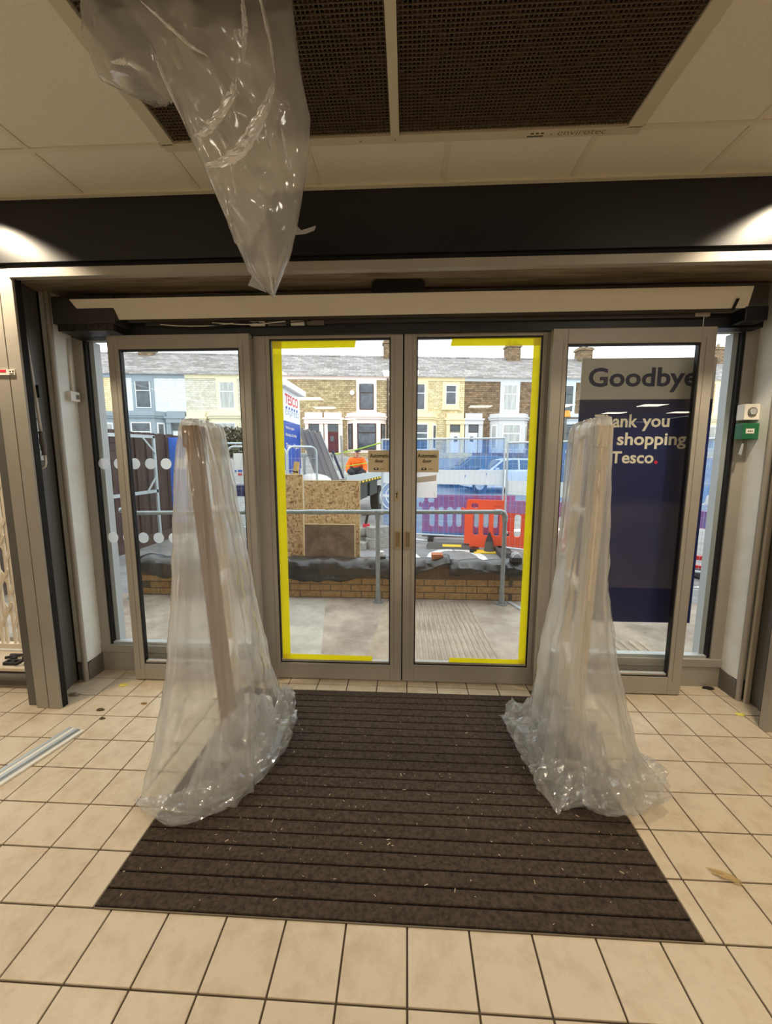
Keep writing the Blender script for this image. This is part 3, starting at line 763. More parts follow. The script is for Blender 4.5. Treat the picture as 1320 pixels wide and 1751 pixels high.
lump('dust_pile', 'grey dust swept against the left shutter guide', 'debris', -2.13, 2.33, .03, .012, M('grey_dust', (150, 138, 120), 1), 13)
sb = thing('fibre_tuft', 'tuft of pale straw fibres lying on the right hand tiles', 'debris', (1.17, 1.34, 0))
for k in range(16):
    a = random.uniform(-.25, .25); x0, y0 = 1.135+random.uniform(-.012, .012), 1.37+random.uniform(-.01, .012)
    MB().tube([(x0, y0, .004), (x0+.03+.012*a, y0-.022+.03*a, .009+.006*random.random()), (x0+.062+.02*random.random(), y0-.035+.05*a, .004)], .0012, 5).build('fibre', M('straw', (206, 180, 130), .9), sb)

# ================================================================== security pedestals and their plastic covers
def pedestal(label, n0, n1, f0, f1, zt, mnear):
    """n0/n1 = foot and head (x, y) of the near upright, f0/f1 of the far one"""
    t = thing('security_pedestal', label, 'security gate', ((n0[0]+f0[0])/2, (n0[1]+f0[1])/2, 0))
    V = lambda p, z: Vector((p[0], p[1], z))
    MB().bar(V(n0, .03), V(n1, zt-.06), .055, .075, (0, 1, 0)).build('near_upright', mnear, t, bevel=.008)
    MB().bar(V(f0, .03), V(f1, zt-.03), .045, .06, (0, 1, 0)).build('far_upright', post_w, t, bevel=.008)
    MB().bar(V(n1, zt-.10), V(n1, zt), .068, .084, (0, 1, 0)).build('corner_block', mnear, t, bevel=.004)
    MB().bar(V(n1, zt-.02), V(f1, zt-.02), .05, .045).build('top_bar', post_w, t, bevel=.008)
    for z in (.44, .86, 1.24):
        f = z/zt
        MB().tube([V(n0, z).lerp(V(n1, z), f), V(f0, z).lerp(V(f1, z), f)], .022, 10).build('rung', white_p, t, smooth='auto')
    d = (V(f0, 0)-V(n0, 0)).normalized()*.09
    MB().bar(V(n0, .0195)-d, V(f0, .0195)+d, .14, .021).build('base_plate', post_w, t, bevel=.006)
    MB().bar(V(n0, .07)-d*.6, V(f0, .07)+d*.6, .09, .08).build('base_cover', base_grey, t, bevel=.012)
    return t
pedestal('wrapped security pedestal with brown upright under plastic, left of the mat', (-.895, 1.89), (-1.0, 1.89), (-1.03, 2.26), (-1.085, 2.26), 1.665, wood_b)
pedestal('wrapped ivory security pedestal under plastic, right of the mat', (.845, 1.93), (.885, 1.93), (.945, 2.32), (.945, 2.32), 1.665, post_w)

def crump(x, y, z, s, o=0.):
    r = 0; a = 1; tot = 0
    for k in range(3):
        n = noise.noise(Vector((x*s+o, y*s-o, z*s+2*o)))
        r += a*(1-abs(n)*2.4); tot += a; a *= .5; s *= 2.1
    return r/tot
def ring_loft(keys, n, rings, seed, fold, crk, expo=2.6, nf=16):
    """draped sheet as stacked rings; keys = (z, x_near, x_far, half_width, y_near, y_far)"""
    keys = sorted(keys, reverse=True)
    def K(z):
        for a, b in zip(keys, keys[1:]):
            if a[0] >= z >= b[0]:
                t = (a[0]-z)/(a[0]-b[0]+1e-9)
                return [a[i]+(b[i]-a[i])*t for i in range(6)]
        return list(keys[-1] if z < keys[-1][0] else keys[0])
    z1, z0 = keys[0][0], keys[-1][0]
    P = []
    def pt(k, a, f, off=0):
        c, s_ = math.cos(a), math.sin(a)
        ux, uy = math.copysign(abs(c)**(2/expo), c), math.copysign(abs(s_)**(2/expo), s_)
        q = .5+.5*uy*f
        y = k[4]+(k[5]-k[4])*q
        x = k[1]+(k[2]-k[1])*q+(k[3]*f)*ux
        return x+off*c, y+off*s_
    k = K(z1)
    for f in (.02, .35, .7, .92):
        P.append([(*pt(k, a, f), z1+.012*(1-f)+.005*nz(f*3, a*2, seed)) for a in [2*math.pi*j/n for j in range(n+1)]])
    for i in range(rings+1):
        t = i/rings
        z = z1+(z0-z1)*t
        k = K(z)
        row = []
        for j in range(n+1):
            a = 2*math.pi*j/n
            c, s_ = math.cos(a), math.sin(a)
            # pleats: ridged noise round the hem that drifts slowly down the drop
            e = noise.noise(Vector((c*nf*.16+seed, s_*nf*.16, t*.7)))
            g = noise.noise(Vector((c*nf*.42+seed*3, s_*nf*.42, t*1.1+5)))
            h = noise.noise(Vector((c*nf*.85+seed*5, s_*nf*.85, t*1.6+9)))
            off = fold*((1-2.6*abs(e))*.75+(1-3*abs(g))*.38+(1-3*abs(h))*.06-.45)*(.25+.85*t)
            off += crk*(crump(c*.5+seed, s_*.5, z*1.3, 4.5, seed)-.5)*(.3+t)
            x, y = pt(k, a, 1, off)
            row.append((x, y, z+.008*nz(c*3, s_*3, z*4+seed)*(1-t)))
        P.append(row)
    return P
cv = thing('plastic_cover', 'frosted plastic sheet draped over the left security pedestal', 'plastic sheet', (-.95, 2.0, 0))
keysL = [(1.695, -1.0, -1.085, .045, 1.85, 2.30), (1.66, -1.0, -1.085, .06, 1.84, 2.31), (1.465, -.99, -1.10, .10, 1.82, 2.33), (1.157, -.98, -1.10, .14, 1.79, 2.35), (.837, -.965, -1.08, .17, 1.74, 2.38), (.468, -.95, -1.07, .215, 1.68, 2.41), (.152, -.94, -1.05, .245, 1.58, 2.44), (.012, -.94, -1.03, .27, 1.52, 2.46)]
MB().grid(ring_loft(keysL, 220, 80, 3, .06, .014, 3.4, 9)).build('draped_sheet', film, cv, smooth=True)
cw = thing('plastic_cover', 'frosted plastic sheet draped over the right security pedestal', 'plastic sheet', (.95, 2.0, 0))
keysR = [(1.70, .885, .945, .035, 1.885, 2.37), (1.66, .885, .945, .05, 1.88, 2.38), (1.468, .88, .95, .06, 1.87, 2.39), (1.17, .875, .955, .075, 1.86, 2.4), (.864, .87, .955, .095, 1.85, 2.41), (.51, .87, .96, .15, 1.82, 2.42), (.21, .88, .97, .20, 1.72, 2.42), (.012, .89, .97, .25, 1.64, 2.42)]
MB().grid(ring_loft(keysR, 220, 80, 11, .055, .012, 2.8, 9)).build('draped_sheet', film, cw, smooth=True)

def crumple_heap(name, parent, pts, m, seed, amp=.5, n=26, seg=70):
    """crinkled roll of film lying on the floor along pts = (x, y, radius, height)"""
    P = []
    N = len(pts)
    for i in range(seg+1):
        t = i/seg*(N-1); k = min(int(t), N-2); f = t-k
        a, b = pts[k], pts[k+1]
        x, y, r, h = [a[q]+(b[q]-a[q])*f for q in range(4)]
        dx, dy = b[0]-a[0], b[1]-a[1]; l = math.hypot(dx, dy); nx, ny = -dy/l, dx/l
        end = min(1, .15+4*min(i/seg, 1-i/seg))
        row = []
        for j in range(n+1):
            an = 2*math.pi*j/n
            q = 1+amp*(crump(x+nx*math.cos(an)*.1, y+ny*math.cos(an)*.1, math.sin(an)*.1, 11, seed)-.45)
            row.append((x+nx*r*math.cos(an)*q*end, y+ny*r*math.cos(an)*q*end, max(.0105, h*(.5+.5*math.sin(an))*q*end+.0105)))
        P.append(row)
    return MB().grid(P).build(name, m, parent)
crumple_heap('crumpled_hem', cv, [(-1.19, 1.555, .05, .07), (-1.06, 1.50, .06, .085), (-.92, 1.475, .065, .09), (-.80, 1.55, .07, .10), (-.71, 1.70, .07, .12), (-.655, 1.88, .065, .15), (-.66, 2.05, .06, .20), (-.70, 2.22, .055, .22), (-.76, 2.40, .04, .12)], film2, 4)
crumple_heap('crumpled_fold', cv, [(-.98, 1.60, .09, .14), (-.85, 1.70, .11, .20), (-.76, 1.85, .10, .26), (-.72, 2.05, .08, .24)], film2, 9, .6)
crumple_heap('crumpled_heap', cw, [(.60, 2.24, .05, .12), (.63, 2.12, .09, .17), (.67, 1.96, .10, .16), (.68, 1.80, .09, .12), (.67, 1.66, .07, .10), (.655, 1.575, .04, .06)], film2, 21, .7)
crumple_heap('crumpled_hem', cw, [(.68, 1.60, .06, .09), (.78, 1.66, .09, .14), (.87, 1.63, .09, .12), (.96, 1.64, .09, .12), (1.07, 1.70, .09, .10), (1.16, 1.82, .08, .10), (1.19, 2.0, .05, .06)], film2, 27, .6)
crumple_heap('crumpled_fold', cw, [(.72, 2.10, .08, .26), (.78, 1.92, .09, .28), (.86, 1.78, .09, .24), (.98, 1.74, .08, .18)], film2, 31, .6)

# hanging torn plastic sheet at the ceiling
def atp(px, py, Y):
    d = fwd+rgt*((px-660)/CF)+upv*((875.5-py)/CF)
    return Vector((0, 0, CH))+d*(Y/d.y)
hg = thing('hanging_plastic', 'torn clear plastic sheet hanging in a point from the ceiling heater', 'plastic sheet', (-.6, 1.33, CZ))
def interp(tab, v):
    for a, b in zip(tab, tab[1:]):
        if a[0] <= v <= b[0]:
            t = (v-a[0])/(b[0]-a[0]); return a[1]+(b[1]-a[1])*t
    return tab[-1][1] if v > tab[-1][0] else tab[0][1]
def film_cone(Lt, Rt, v0, v1, Ytop, Ytip, thick, seed, rows=90, n=64, amp=.016):
    P = []
    for i in range(rows+1):
        v = v0+(v1-v0)*i/rows
        Yc = Ytop+(Ytip-Ytop)*i/rows
        a, b = atp(interp(Lt, v), v, Yc), atp(interp(Rt, v), v, Yc)
        w = (b-a).length/2; c = (a+b)/2
        th_ = min(thick, w*.8)
        row = []
        for j in range(n+1):
            an = 2*math.pi*j/n
            u = math.cos(an); d = math.sin(an)
            x = c.x+w*u
            q = crump(x*.6, c.z*.45+.5*x, d*.15, 5.5, seed)-.45
            x += .006*nz(x*6, c.z*6, seed)
            zc = c.z+(b.z-a.z)/2*u
            row.append((x+.2*amp*q, c.y+th_*d+amp*q*2.2*(.4+abs(d)), min(zc, CZ-.022)))
        P.append(row)
    return MB().grid(P)
Lm = [(-12, 190), (0, 205), (75, 262), (180, 300), (290, 350), (400, 398), (470, 428), (508, 464)]
Rm = [(-12, 499), (0, 500), (50, 505), (120, 514), (200, 531), (250, 526), (330, 516), (385, 506), (440, 491), (508, 466)]
film_cone(Lm, Rm, -10, 508, 1.27, 1.38, .075, 2).build('sheet_body', film3, hg, smooth=True)
film_cone([(-12, 132), (0, 136), (60, 138), (110, 158), (135, 170), (150, 205), (170, 262), (178, 288)], [(-12, 330), (120, 330), (150, 315), (178, 292)], -10, 178, 1.25, 1.29, .05, 8, 50).build('side_flap', film3, hg, smooth=True)
film_cone([(70, 268), (200, 315), (300, 352), (420, 405)], [(70, 460), (160, 470), (300, 480), (420, 430)], 70, 420, 1.25, 1.33, .03, 17, 70, 64, .02).build('inner_fold', film3, hg, smooth=True)
film_hi = sheetmat('crease_glint_polythene', (1, .98, .94), .15, 0, .6, gloss=.4, bscale=30, bstr=.25, grough=.28, stretch=(1, 1, 1))  # crease highlights put into a brighter, glossier film
def crease(pts, wpx, Y, seed):
    P = []
    N = 26
    for i in range(N+1):
        t = i/N*(len(pts)-1); k = min(int(t), len(pts)-2); f = t-k
        px, py = pts[k][0]+(pts[k+1][0]-pts[k][0])*f, pts[k][1]+(pts[k+1][1]-pts[k][1])*f
        dx, dy = pts[k+1][0]-pts[k][0], pts[k+1][1]-pts[k][1]; l = math.hypot(dx, dy)
        w = wpx*(.25+.75*math.sin(math.pi*min(1, max(0, i/N))))*(1+.5*nz(i*.7, seed, 0))
        row = []
        for j in range(7):
            u = j/6-.5
            q = atp(px-dy/l*w*u, py+dx/l*w*u, Y); m0 = atp(*pts[len(pts)//2], Y)
            row.append(q+Vector((0, .32*(q.x-m0.x)-.27*(q.z-m0.z)-.004*(1-abs(2*u))+.004*nz(i*.9, j*1.3, seed), 0)))  # strip tilted so its face catches the ceiling lights as a glint
        P.append(row)
    MB().grid(P).build('crease_glint', film_hi, hg)
crease([(403, 135), (398, 160), (372, 200), (350, 228), (334, 236)], 15, 1.205, 1)
crease([(470, 146), (458, 178), (435, 222), (408, 262), (380, 282), (357, 291)], 19, 1.215, 2)
crease([(418, 0), (419, 45), (411, 105)], 9, 1.19, 3)
crease([(267, 92), (281, 135), (305, 195)], 6, 1.225, 4)
crease([(446, 0), (453, 25), (463, 75), (467, 125)], 6, 1.19, 5)
crease([(262, 38), (300, 62), (328, 80), (352, 88)], 7, 1.20, 6)
crease([(195, 112), (215, 105), (250, 112)], 10, 1.22, 7)
crease([(483, 218), (488, 250), (493, 282)], 5, 1.23, 8)
crease([(396, 350), (410, 368), (436, 400)], 5, 1.28, 9)
crease([(455, 420), (462, 470), (465, 505)], 4, 1.345, 10)
fa = [atp(p[0], p[1], 1.372) for p in ((505, 384), (514, 394), (540, 386), (537, 394), (522, 400), (505, 402))]
MB().add(fa+[v+Vector((0, .006, .003)) for v in fa], [(0, 1, 2, 3, 4, 5), (11, 10, 9, 8, 7, 6)]+[(i, (i+1) % 6, (i+1) % 6+6, i+6) for i in range(6)]).build('torn_tag', film2, hg)
fa = [atp(p[0], p[1], 1.372) for p in ((432, 470), (446, 482), (455, 500), (424, 488))]
MB().add(fa+[v+Vector((0, .008, .002)) for v in fa], [(0, 1, 2, 3), (7, 6, 5, 4)]+[(i, (i+1) % 4, (i+1) % 4+4, i+4) for i in range(4)]).build('torn_tag', film2, hg)

# ================================================================== OUTSIDE: ground
def gh(x, y):
    k = sm((y-4.44)/.08) if -2.75 < x < 1.25 else sm((y-4.2)/2.2)
    z = -.3*k*sm((x+4.6)/1.6)
    return z + .35*max(0, min(1, (y-11)/8)) + 1.42*sm((y-19.5)/5.5)
pv = MB().box(-9, 9, 2.68, 4.25, -.12, 0).build('entrance_paving', concrete)
tag(pv, 'concrete entrance platform outside the doors', 'paving', kind='structure')
MB().prism([(-.93, 2.75), (-.62, 2.75), (-.86, 4.18), (-1.45, 4.18)], 'z', 0, .003).build('smooth_patch', concrete2, pv)
MB().prism([(-.31, 2.72), (.03, 2.72), (.03, 4.14), (-.20, 4.14)], 'z', 0, .004).build('smooth_patch', concrete_r, pv)
for k in range(15):
    x0 = .045+k*.0475
    MB().add([(x0, 2.74, 0), (x0+.022, 2.74, 0), (x0+.022-.012*k/2.2, 4.12, 0), (x0-.012*k/2.2, 4.12, 0), (x0+.003, 2.74, .007), (x0+.019, 2.74, .007), (x0+.019-.012*k/2.2, 4.12, .007), (x0+.003-.012*k/2.2, 4.12, .007)],
             [(3, 2, 1, 0), (4, 5, 6, 7), (0, 1, 5, 4), (1, 2, 6, 5), (2, 3, 7, 6), (3, 0, 4, 7)]).build('paving_rib', concrete_r, pv)
for k in range(10):
    x0 = 1.25+k*.075
    MB().box(x0, x0+.035, 2.76, 3.3, 0, .007).build('paving_rib', concrete_r, pv)
MB().add([(1.07, 4.18, .001), (1.11, 4.18, .001), (1.33, 3.6, .001), (1.28, 3.6, .001), (1.07, 4.18, .012), (1.11, 4.18, .012), (1.33, 3.6, .012), (1.28, 3.6, .012)], [(4, 5, 6, 7), (0, 1, 5, 4), (1, 2, 6, 5), (2, 3, 7, 6), (3, 0, 4, 7)]).build('edge_strip', galv_w, pv)
xs = [-26+.9*i for i in range(24)]+[-4.4+.35*i for i in range(26)]+[4.9+.9*i for i in range(26)]
ys = [4.25, 4.40, 4.44, 4.5, 4.55]+[4.8+.35*i for i in range(18)]+[11.2+.8*i for i in range(20)]+[28, 34, 45]
gd = MB().grid([[(x, y, gh(x, y)) for x in xs] for y in ys]).build('car_park_ground', asphalt, smooth=True)
tag(gd, 'grey asphalt of the car park and street beyond the wall', 'ground', kind='structure')
# painted marking: a curved letter and strokes
def mark(label, pts, w, n='road_marking'):
    mb = MB(); P = []
    for i, p in enumerate(pts):
        a, b = Vector((*pts[max(i-1, 0)], 0)), Vector((*pts[min(i+1, len(pts)-1)], 0))
        d = (b-a).normalized(); nn = Vector((-d.y, d.x, 0))*w/2
        q = Vector((*p, 0)); l, r = q-nn, q+nn
        P.append([(l.x, l.y, gh(l.x, l.y)+.006), (r.x, r.y, gh(r.x, r.y)+.006)])
    tag(mb.grid(P).build(n, roadwhite, gd), None)
mark('', [(1.02+.37*math.cos(a), 7.28+.62*math.sin(a)) for a in [R(100-170*i/20) for i in range(21)]], .16)
mark('', [(.92, 7.9), (.7, 7.85), (.52, 7.6), (.42, 7.1)], .16)
mark('', [(.42, 7.15), (.1, 7.2), (-.1, 7.2)], .13)
mark('', [(.12, 7.6), (.22, 7.2), (.24, 7.0)], .12)
mark('', [(3.70, 5.15), (4.3, 5.62), (4.7, 5.9)], .14)
mark('', [(3.80, 5.14), (4.2, 5.10), (4.6, 5.06)], .14)
mark('', [(.5, 9.9), (2.4, 10.1), (5, 10.6)], .35)
mark('', [(-.6, 9.3), (.2, 8.95), (.5, 8.8)], .15)

# ---- low brick wall
bw = thing('brick_wall', 'low buff brick wall beyond the doors, topped with black plastic', 'wall', (-.8, 4.3, 0), kind='structure')
MB().box(-2.93, 1.235, 4.232, 4.44, -.3, .37).build('mortar_core', mortar_m, bw)
bme = MB().box(-.1075, .1075, -.05, .05, 0, .065).mesh('brick', brick_m, bevel=.004)
hb = MB().box(-.05, .05, -.05, .05, 0, .065).mesh('brick_half', brick_m, bevel=.004)
for r in range(3):
    x = -2.82+(.112 if r % 2 else 0)-.02
    while x < 1.13:
        obj_from(bme, 'brick', (x, 4.275+random.uniform(-.002, .002), .008+.075*r), bw); x += .225
    obj_from(hb, 'brick', (1.185 if r % 2 == 0 else 1.19, 4.275, .008+.075*r), bw)
dkb = M('dark_soldier_brick', (110, 84, 64), .9, rgb2=(86, 64, 50), scale=20, rand=True)
sbm = MB().box(-.0325, .0325, -.05, .05, 0, .135).mesh('soldier_brick', dkb, bevel=.004)
for k in range(55):
    obj_from(sbm, 'soldier_brick', (-2.88+.0755*k, 4.275, .233), bw)

def drape(name, label, x0, x1, zb, top, seed, nx=90, lift=None, parts=()):
    P = []
    for i in range(nx+1):
        x = x0+(x1-x0)*i/nx
        b = zb(x); tp = top(x)
        prof = [(4.50, tp-.22), (4.49, tp-.08), (4.46, tp-.01), (4.40, tp+.012), (4.33, tp+.016), (4.27, tp+.01), (4.225, tp-.012), (4.205, tp-.045)]
        m_ = 7
        prof += [(4.197-.012*k/m_, tp-.045+(b-tp+.045)*k/m_) for k in range(1, m_+1)]
        row = []
        for k, (y, z) in enumerate(prof):
            q = crump(x*.9, y*.8, z*1.2, 5, seed)-.45
            row.append((x+.01*q, min(y-.040*q-.006, 4.218) if k > 6 else y-.01*q, z+.035*q+(lift(x, k/len(prof)) if lift else 0)))
        P.append(row)
    o = MB().grid(P).build(name, tarp_m, smooth='auto')
    sol = o.modifiers.new('thickness', 'SOLIDIFY'); sol.thickness = .004; sol.offset = 1
    return tag(o, label, 'plastic sheet')
drape('black_sheeting', 'black plastic sheet folded over the left length of the brick wall', -2.95, .47,
      lambda x: .225+.05*math.sin(x*5)*math.sin(x*2.3)+.05*nz(x*4, 0, 0)+(.17*sm((x-.0)/.46)), lambda x: .40+.02*nz(x*3, 1, 0)+.05*sm((x-.25)/.2), 3)
drape('black_sheeting', 'black plastic sheet over the right end of the brick wall', .45, 1.245,
      lambda x: .30+.02*math.sin(x*9)+.025*nz(x*7, 3, 0), lambda x: .395+.015*nz(x*4, 2, 5), 12, 60)
t = MB().box(.28, .40, 4.28, 4.40, .412, .48).build('loose_brick', M('red_brick', (196, 122, 84), .9, rgb2=(160, 92, 62), scale=30)); tag(t, 'single loose red brick lying on the black sheeting', 'brick')
t = thing('foam_offcut', 'black foam offcut with crinkled clear wrap on the wall end', 'offcut', (1.17, 4.3, .415))
MB().box(1.12, 1.23, 4.25, 4.36, .415, .465).build('foam_block', black, t, bevel=.004)
crm = MB(); crm.grid([[(1.13+.1*i/8+.01*nz(i, j, 1), 4.25+.1*j/8, .47+.05*abs(nz(i*.7, j*.7, 3))+.04*(1-abs(i-4)/4)) for i in range(9)] for j in range(9)]); crm.build('clear_wrap', film2, t)
t = thing('cup_on_bracket', 'white cup standing on a black bracket on the wall sheeting', 'cup', (-.28, 4.33, .42))
MB().box(-.33, -.22, 4.29, 4.37, .415, .45).build('bracket', black, t, bevel=.004)
MB().tube([(-.275, 4.33, .45), (-.275, 4.33, .50)], [.028, .034], 14).build('cup', white_p, t, smooth='auto')

# ---- handrail on the wall
hr = thing('handrail', 'galvanised tube handrail in front of the brick wall', 'handrail', (-.8, 4.12, 0))
MB().tube([(-3.0, 4.12, .93), (-1.3, 4.12, .955), (.95, 4.12, .972)], .0225, 14).build('top_rail', galv, hr, smooth='auto')
for x in (-2.97, -1.62, -.292, 1.0):
    zt = .972
    MB().tube([(x, 4.13, 0), (x, 4.12, zt-.01 if x < .9 else zt-.06)], .0225, 14).build('post', galv, hr, smooth='auto')
    MB().tube([(x, 4.13, 0), (x, 4.13, .11)], .028, 14).build('post_sleeve', galv, hr, smooth='auto')
    fo = MB().disc((x, 4.13, .004), .062, 20, 'z', .008).build('base_flange', galv, hr)
    for q in (-.042, .042): MB().disc((x+q, 4.13, .012), .009, 8, 'z', .01).build('bolt', galv_w, fo)
    if x < .9:
        ft = MB().tube([(x-.06, 4.12, zt-.012), (x+.06, 4.12, zt-.011)], .029, 14).tube([(x, 4.12, zt), (x, 4.12, zt-.09)], .029, 14).build('tee_fitting', galv, hr, smooth='auto')
    else:
        ft = MB().tube([(x-.10, 4.12, zt), (x-.045, 4.12, zt), (x-.015, 4.12, zt-.012), (x, 4.12, zt-.045), (x, 4.12, zt-.10)], .029, 14).build('elbow_fitting', galv, hr, smooth='auto')
    for q in ((x-.045, zt-.006), (x+.045 if x < .9 else x-.004, zt-.006 if x < .9 else zt-.075)): MB().disc((q[0], 4.09, q[1]), .009, 10, 'y', .012).build('grub_screw', galv_w, ft)
MB().tube([(-1.02, 4.12, .9575), (-.84, 4.12, .959)], .027, 14).build('sleeve_joint', galv, hr, smooth='auto')

# ---- sheet boards behind the wall
def board(name, label, c, m, w, h, lean, th_=.018, edge=None):
    t = thing(name, label, 'board', c)
    x, y, z = c
    MB().add([(x-w/2, y, z), (x+w/2, y, z), (x+w/2, y+th_, z), (x-w/2, y+th_, z), (x-w/2, y+lean, z+h), (x+w/2, y+lean, z+h), (x+w/2, y+lean+th_, z+h), (x-w/2, y+lean+th_, z+h)],
             [(0, 3, 2, 1), (4, 5, 6, 7), (0, 1, 5, 4), (1, 2, 6, 5), (2, 3, 7, 6), (3, 0, 4, 7)]).build('sheet', m, t)
    e = M('pale_board_edge', (224, 200, 150), .9)
    MB().bar((x-w/2, y+lean+th_/2-.002, z+h), (x+w/2, y+lean+th_/2-.002, z+h), th_+.004, .008).build('cut_edge', e, t)
    MB().bar((x+w/2, y+th_/2-.002, z), (x+w/2, y+lean+th_/2-.002, z+h), .008, th_+.004, (0, -1, 0)).build('cut_edge', e, t)
    return t
board('strand_board', 'narrow upright strand board at the left behind the brick wall', (-1.44, 5.02, gh(-1.4, 5)), osb_m, .26, 1.60, .05)
board('strand_board', 'wide strand board leaning behind the brick wall', (-.93, 4.92, gh(-.9, 5)), osb_m, .70, 1.53, .10)
board('plywood_board', 'smaller muddy plywood board leaning before the wide strand board', (-.94, 4.83, gh(-.9, 5)), osb_d, .62, 1.0, .05)
t = MB().tube([(-1.50, 4.72, gh(-1.5, 4.9)), (-1.455, 4.80, 1.0)], .012, 8).build('red_pole', M('red_paint', (206, 70, 64), .5)); tag(t, 'thin red pole standing in front of the narrow strand board', 'pole')

# ---- timber fence on the left
tf = thing('timber_fence', 'brown close boarded timber fence on the left', 'fence', (-4.38, 6, 0))
for k in range(32):
    y = 3.6+k*.143; x = -4.42-.004*(y-5.6)*-8*.01
    MB().box(x-.012-.026*(k % 2), x+.012-.026*(k % 2), y-(.012 if k % 2 else -.006), y+(.155 if k % 2 else .130), .05, 1.93+random.uniform(-.012, .012)).build('fence_board', timber_b, tf)
MB().box(-4.40, -4.37, 3.6, 8.18, .02, .20).build('gravel_board', timber_b, tf)
for z in (.5, 1.5): MB().box(-4.49, -4.44, 3.6, 8.18, z, z+.08).build('arris_rail', timber_b, tf)
fr = thing('metal_frame', 'pale galvanised frame leaning on the timber fence', 'frame', (-4.25, 5.8, 0))
MB().bar((-4.27, 4.1, 1.81), (-4.27, 6.76, 1.858), .03, .05).build('top_rail', galv_w, fr)
MB().bar((-4.27, 4.1, .945), (-4.27, 6.76, .945), .03, .05).build('lower_rail', galv_w, fr)
MB().bar((-4.27, 6.74, .05), (-4.27, 6.74, 1.87), .03, .06, (0, 1, 0)).build('end_post', galv_w, fr)
MB().bar((-4.27, 4.12, .05), (-4.27, 4.12, 1.83), .03, .06, (0, 1, 0)).build('end_post', galv_w, fr)
MB().bar((-4.25, 6.74, 1.58), (-4.25, 6.42, 1.84), .015, .03).build('brace', galv_w, fr)
MB().bar((-4.25, 6.74, 1.22), (-4.25, 6.46, .95), .015, .03).build('brace', galv_w, fr)
p0, p1 = atp(281, 748, 7.4), atp(306, 786, 7.4)
t = MB().box(p0.x, p1.x+.1, 7.4, 7.43, .3, p0.z).build('blue_board', M('bright_blue_board', (66, 122, 230), .6)); tag(t, 'bright blue site board beyond the end of the timber fence', 'board')

# ---- wire site fences
def tube_frame(A, B, z0, z1, r, rc=0):
    A, B = Vector(A), Vector(B); d = (B-A); L = d.length; d.normalize(); pts = []
    if rc:
        for k in range(7): a = R(180-15*k); pts.append(A+d*(rc+rc*math.cos(a))+Vector((0, 0, z1-rc+rc*math.sin(a))))
        for k in range(7): a = R(90-15*k); pts.append(A+d*(L-rc+rc*math.cos(a))+Vector((0, 0, z1-rc+rc*math.sin(a))))
        return MB().tube([A+Vector((0, 0, z0))]+pts+[B+Vector((0, 0, z0))], r, 8)
    return MB().tube([A+Vector((0, 0, z0)), A+Vector((0, 0, z1))], r, 8).tube([B+Vector((0, 0, z0)), B+Vector((0, 0, z1))], r, 8).tube([A+Vector((0, 0, z1-r)), B+Vector((0, 0, z1-r))], r, 8).tube([A+Vector((0, 0, z0+.05)), B+Vector((0, 0, z0+.05))], r, 8)
netm = bpy.data.materials.new('blue_debris_netting'); netm.use_nodes = True
_nt = netm.node_tree; _p = _nt.nodes['Principled BSDF']; _p.inputs['Base Color'].default_value = (*lin((72, 150, 240)), 1); _p.inputs['Roughness'].default_value = .8
_t = _nt.nodes.new('ShaderNodeBsdfTransparent'); _mx = _nt.nodes.new('ShaderNodeMixShader'); _t.inputs[0].default_value = (.80, .90, 1, 1)
_tc = _nt.nodes.new('ShaderNodeTexCoord'); _n = _nt.nodes.new('ShaderNodeTexNoise'); _n.inputs['Scale'].default_value = 2.5
_mp = _nt.nodes.new('ShaderNodeMapping'); _mp.inputs['Scale'].default_value = (6, 6, .6)
_r = _nt.nodes.new('ShaderNodeMapRange'); _r.inputs[1].default_value = .3; _r.inputs[2].default_value = .7; _r.inputs[3].default_value = .26; _r.inputs[4].default_value = .48
_nt.links.new(_tc.outputs['Object'], _mp.inputs[0]); _nt.links.new(_mp.outputs[0], _n.inputs['Vector']); _nt.links.new(_n.outputs['Fac'], _r.inputs[0])
_nt.links.new(_r.outputs[0], _mx.inputs[0]); _nt.links.new(_p.outputs[0], _mx.inputs[2]); _nt.links.new(_t.outputs[0], _mx.inputs[1]); _nt.links.new(_mx.outputs[0], _nt.nodes['Material Output'].inputs[0])
stripe_m = M('white_netting_stripe', (236, 240, 242), .8)
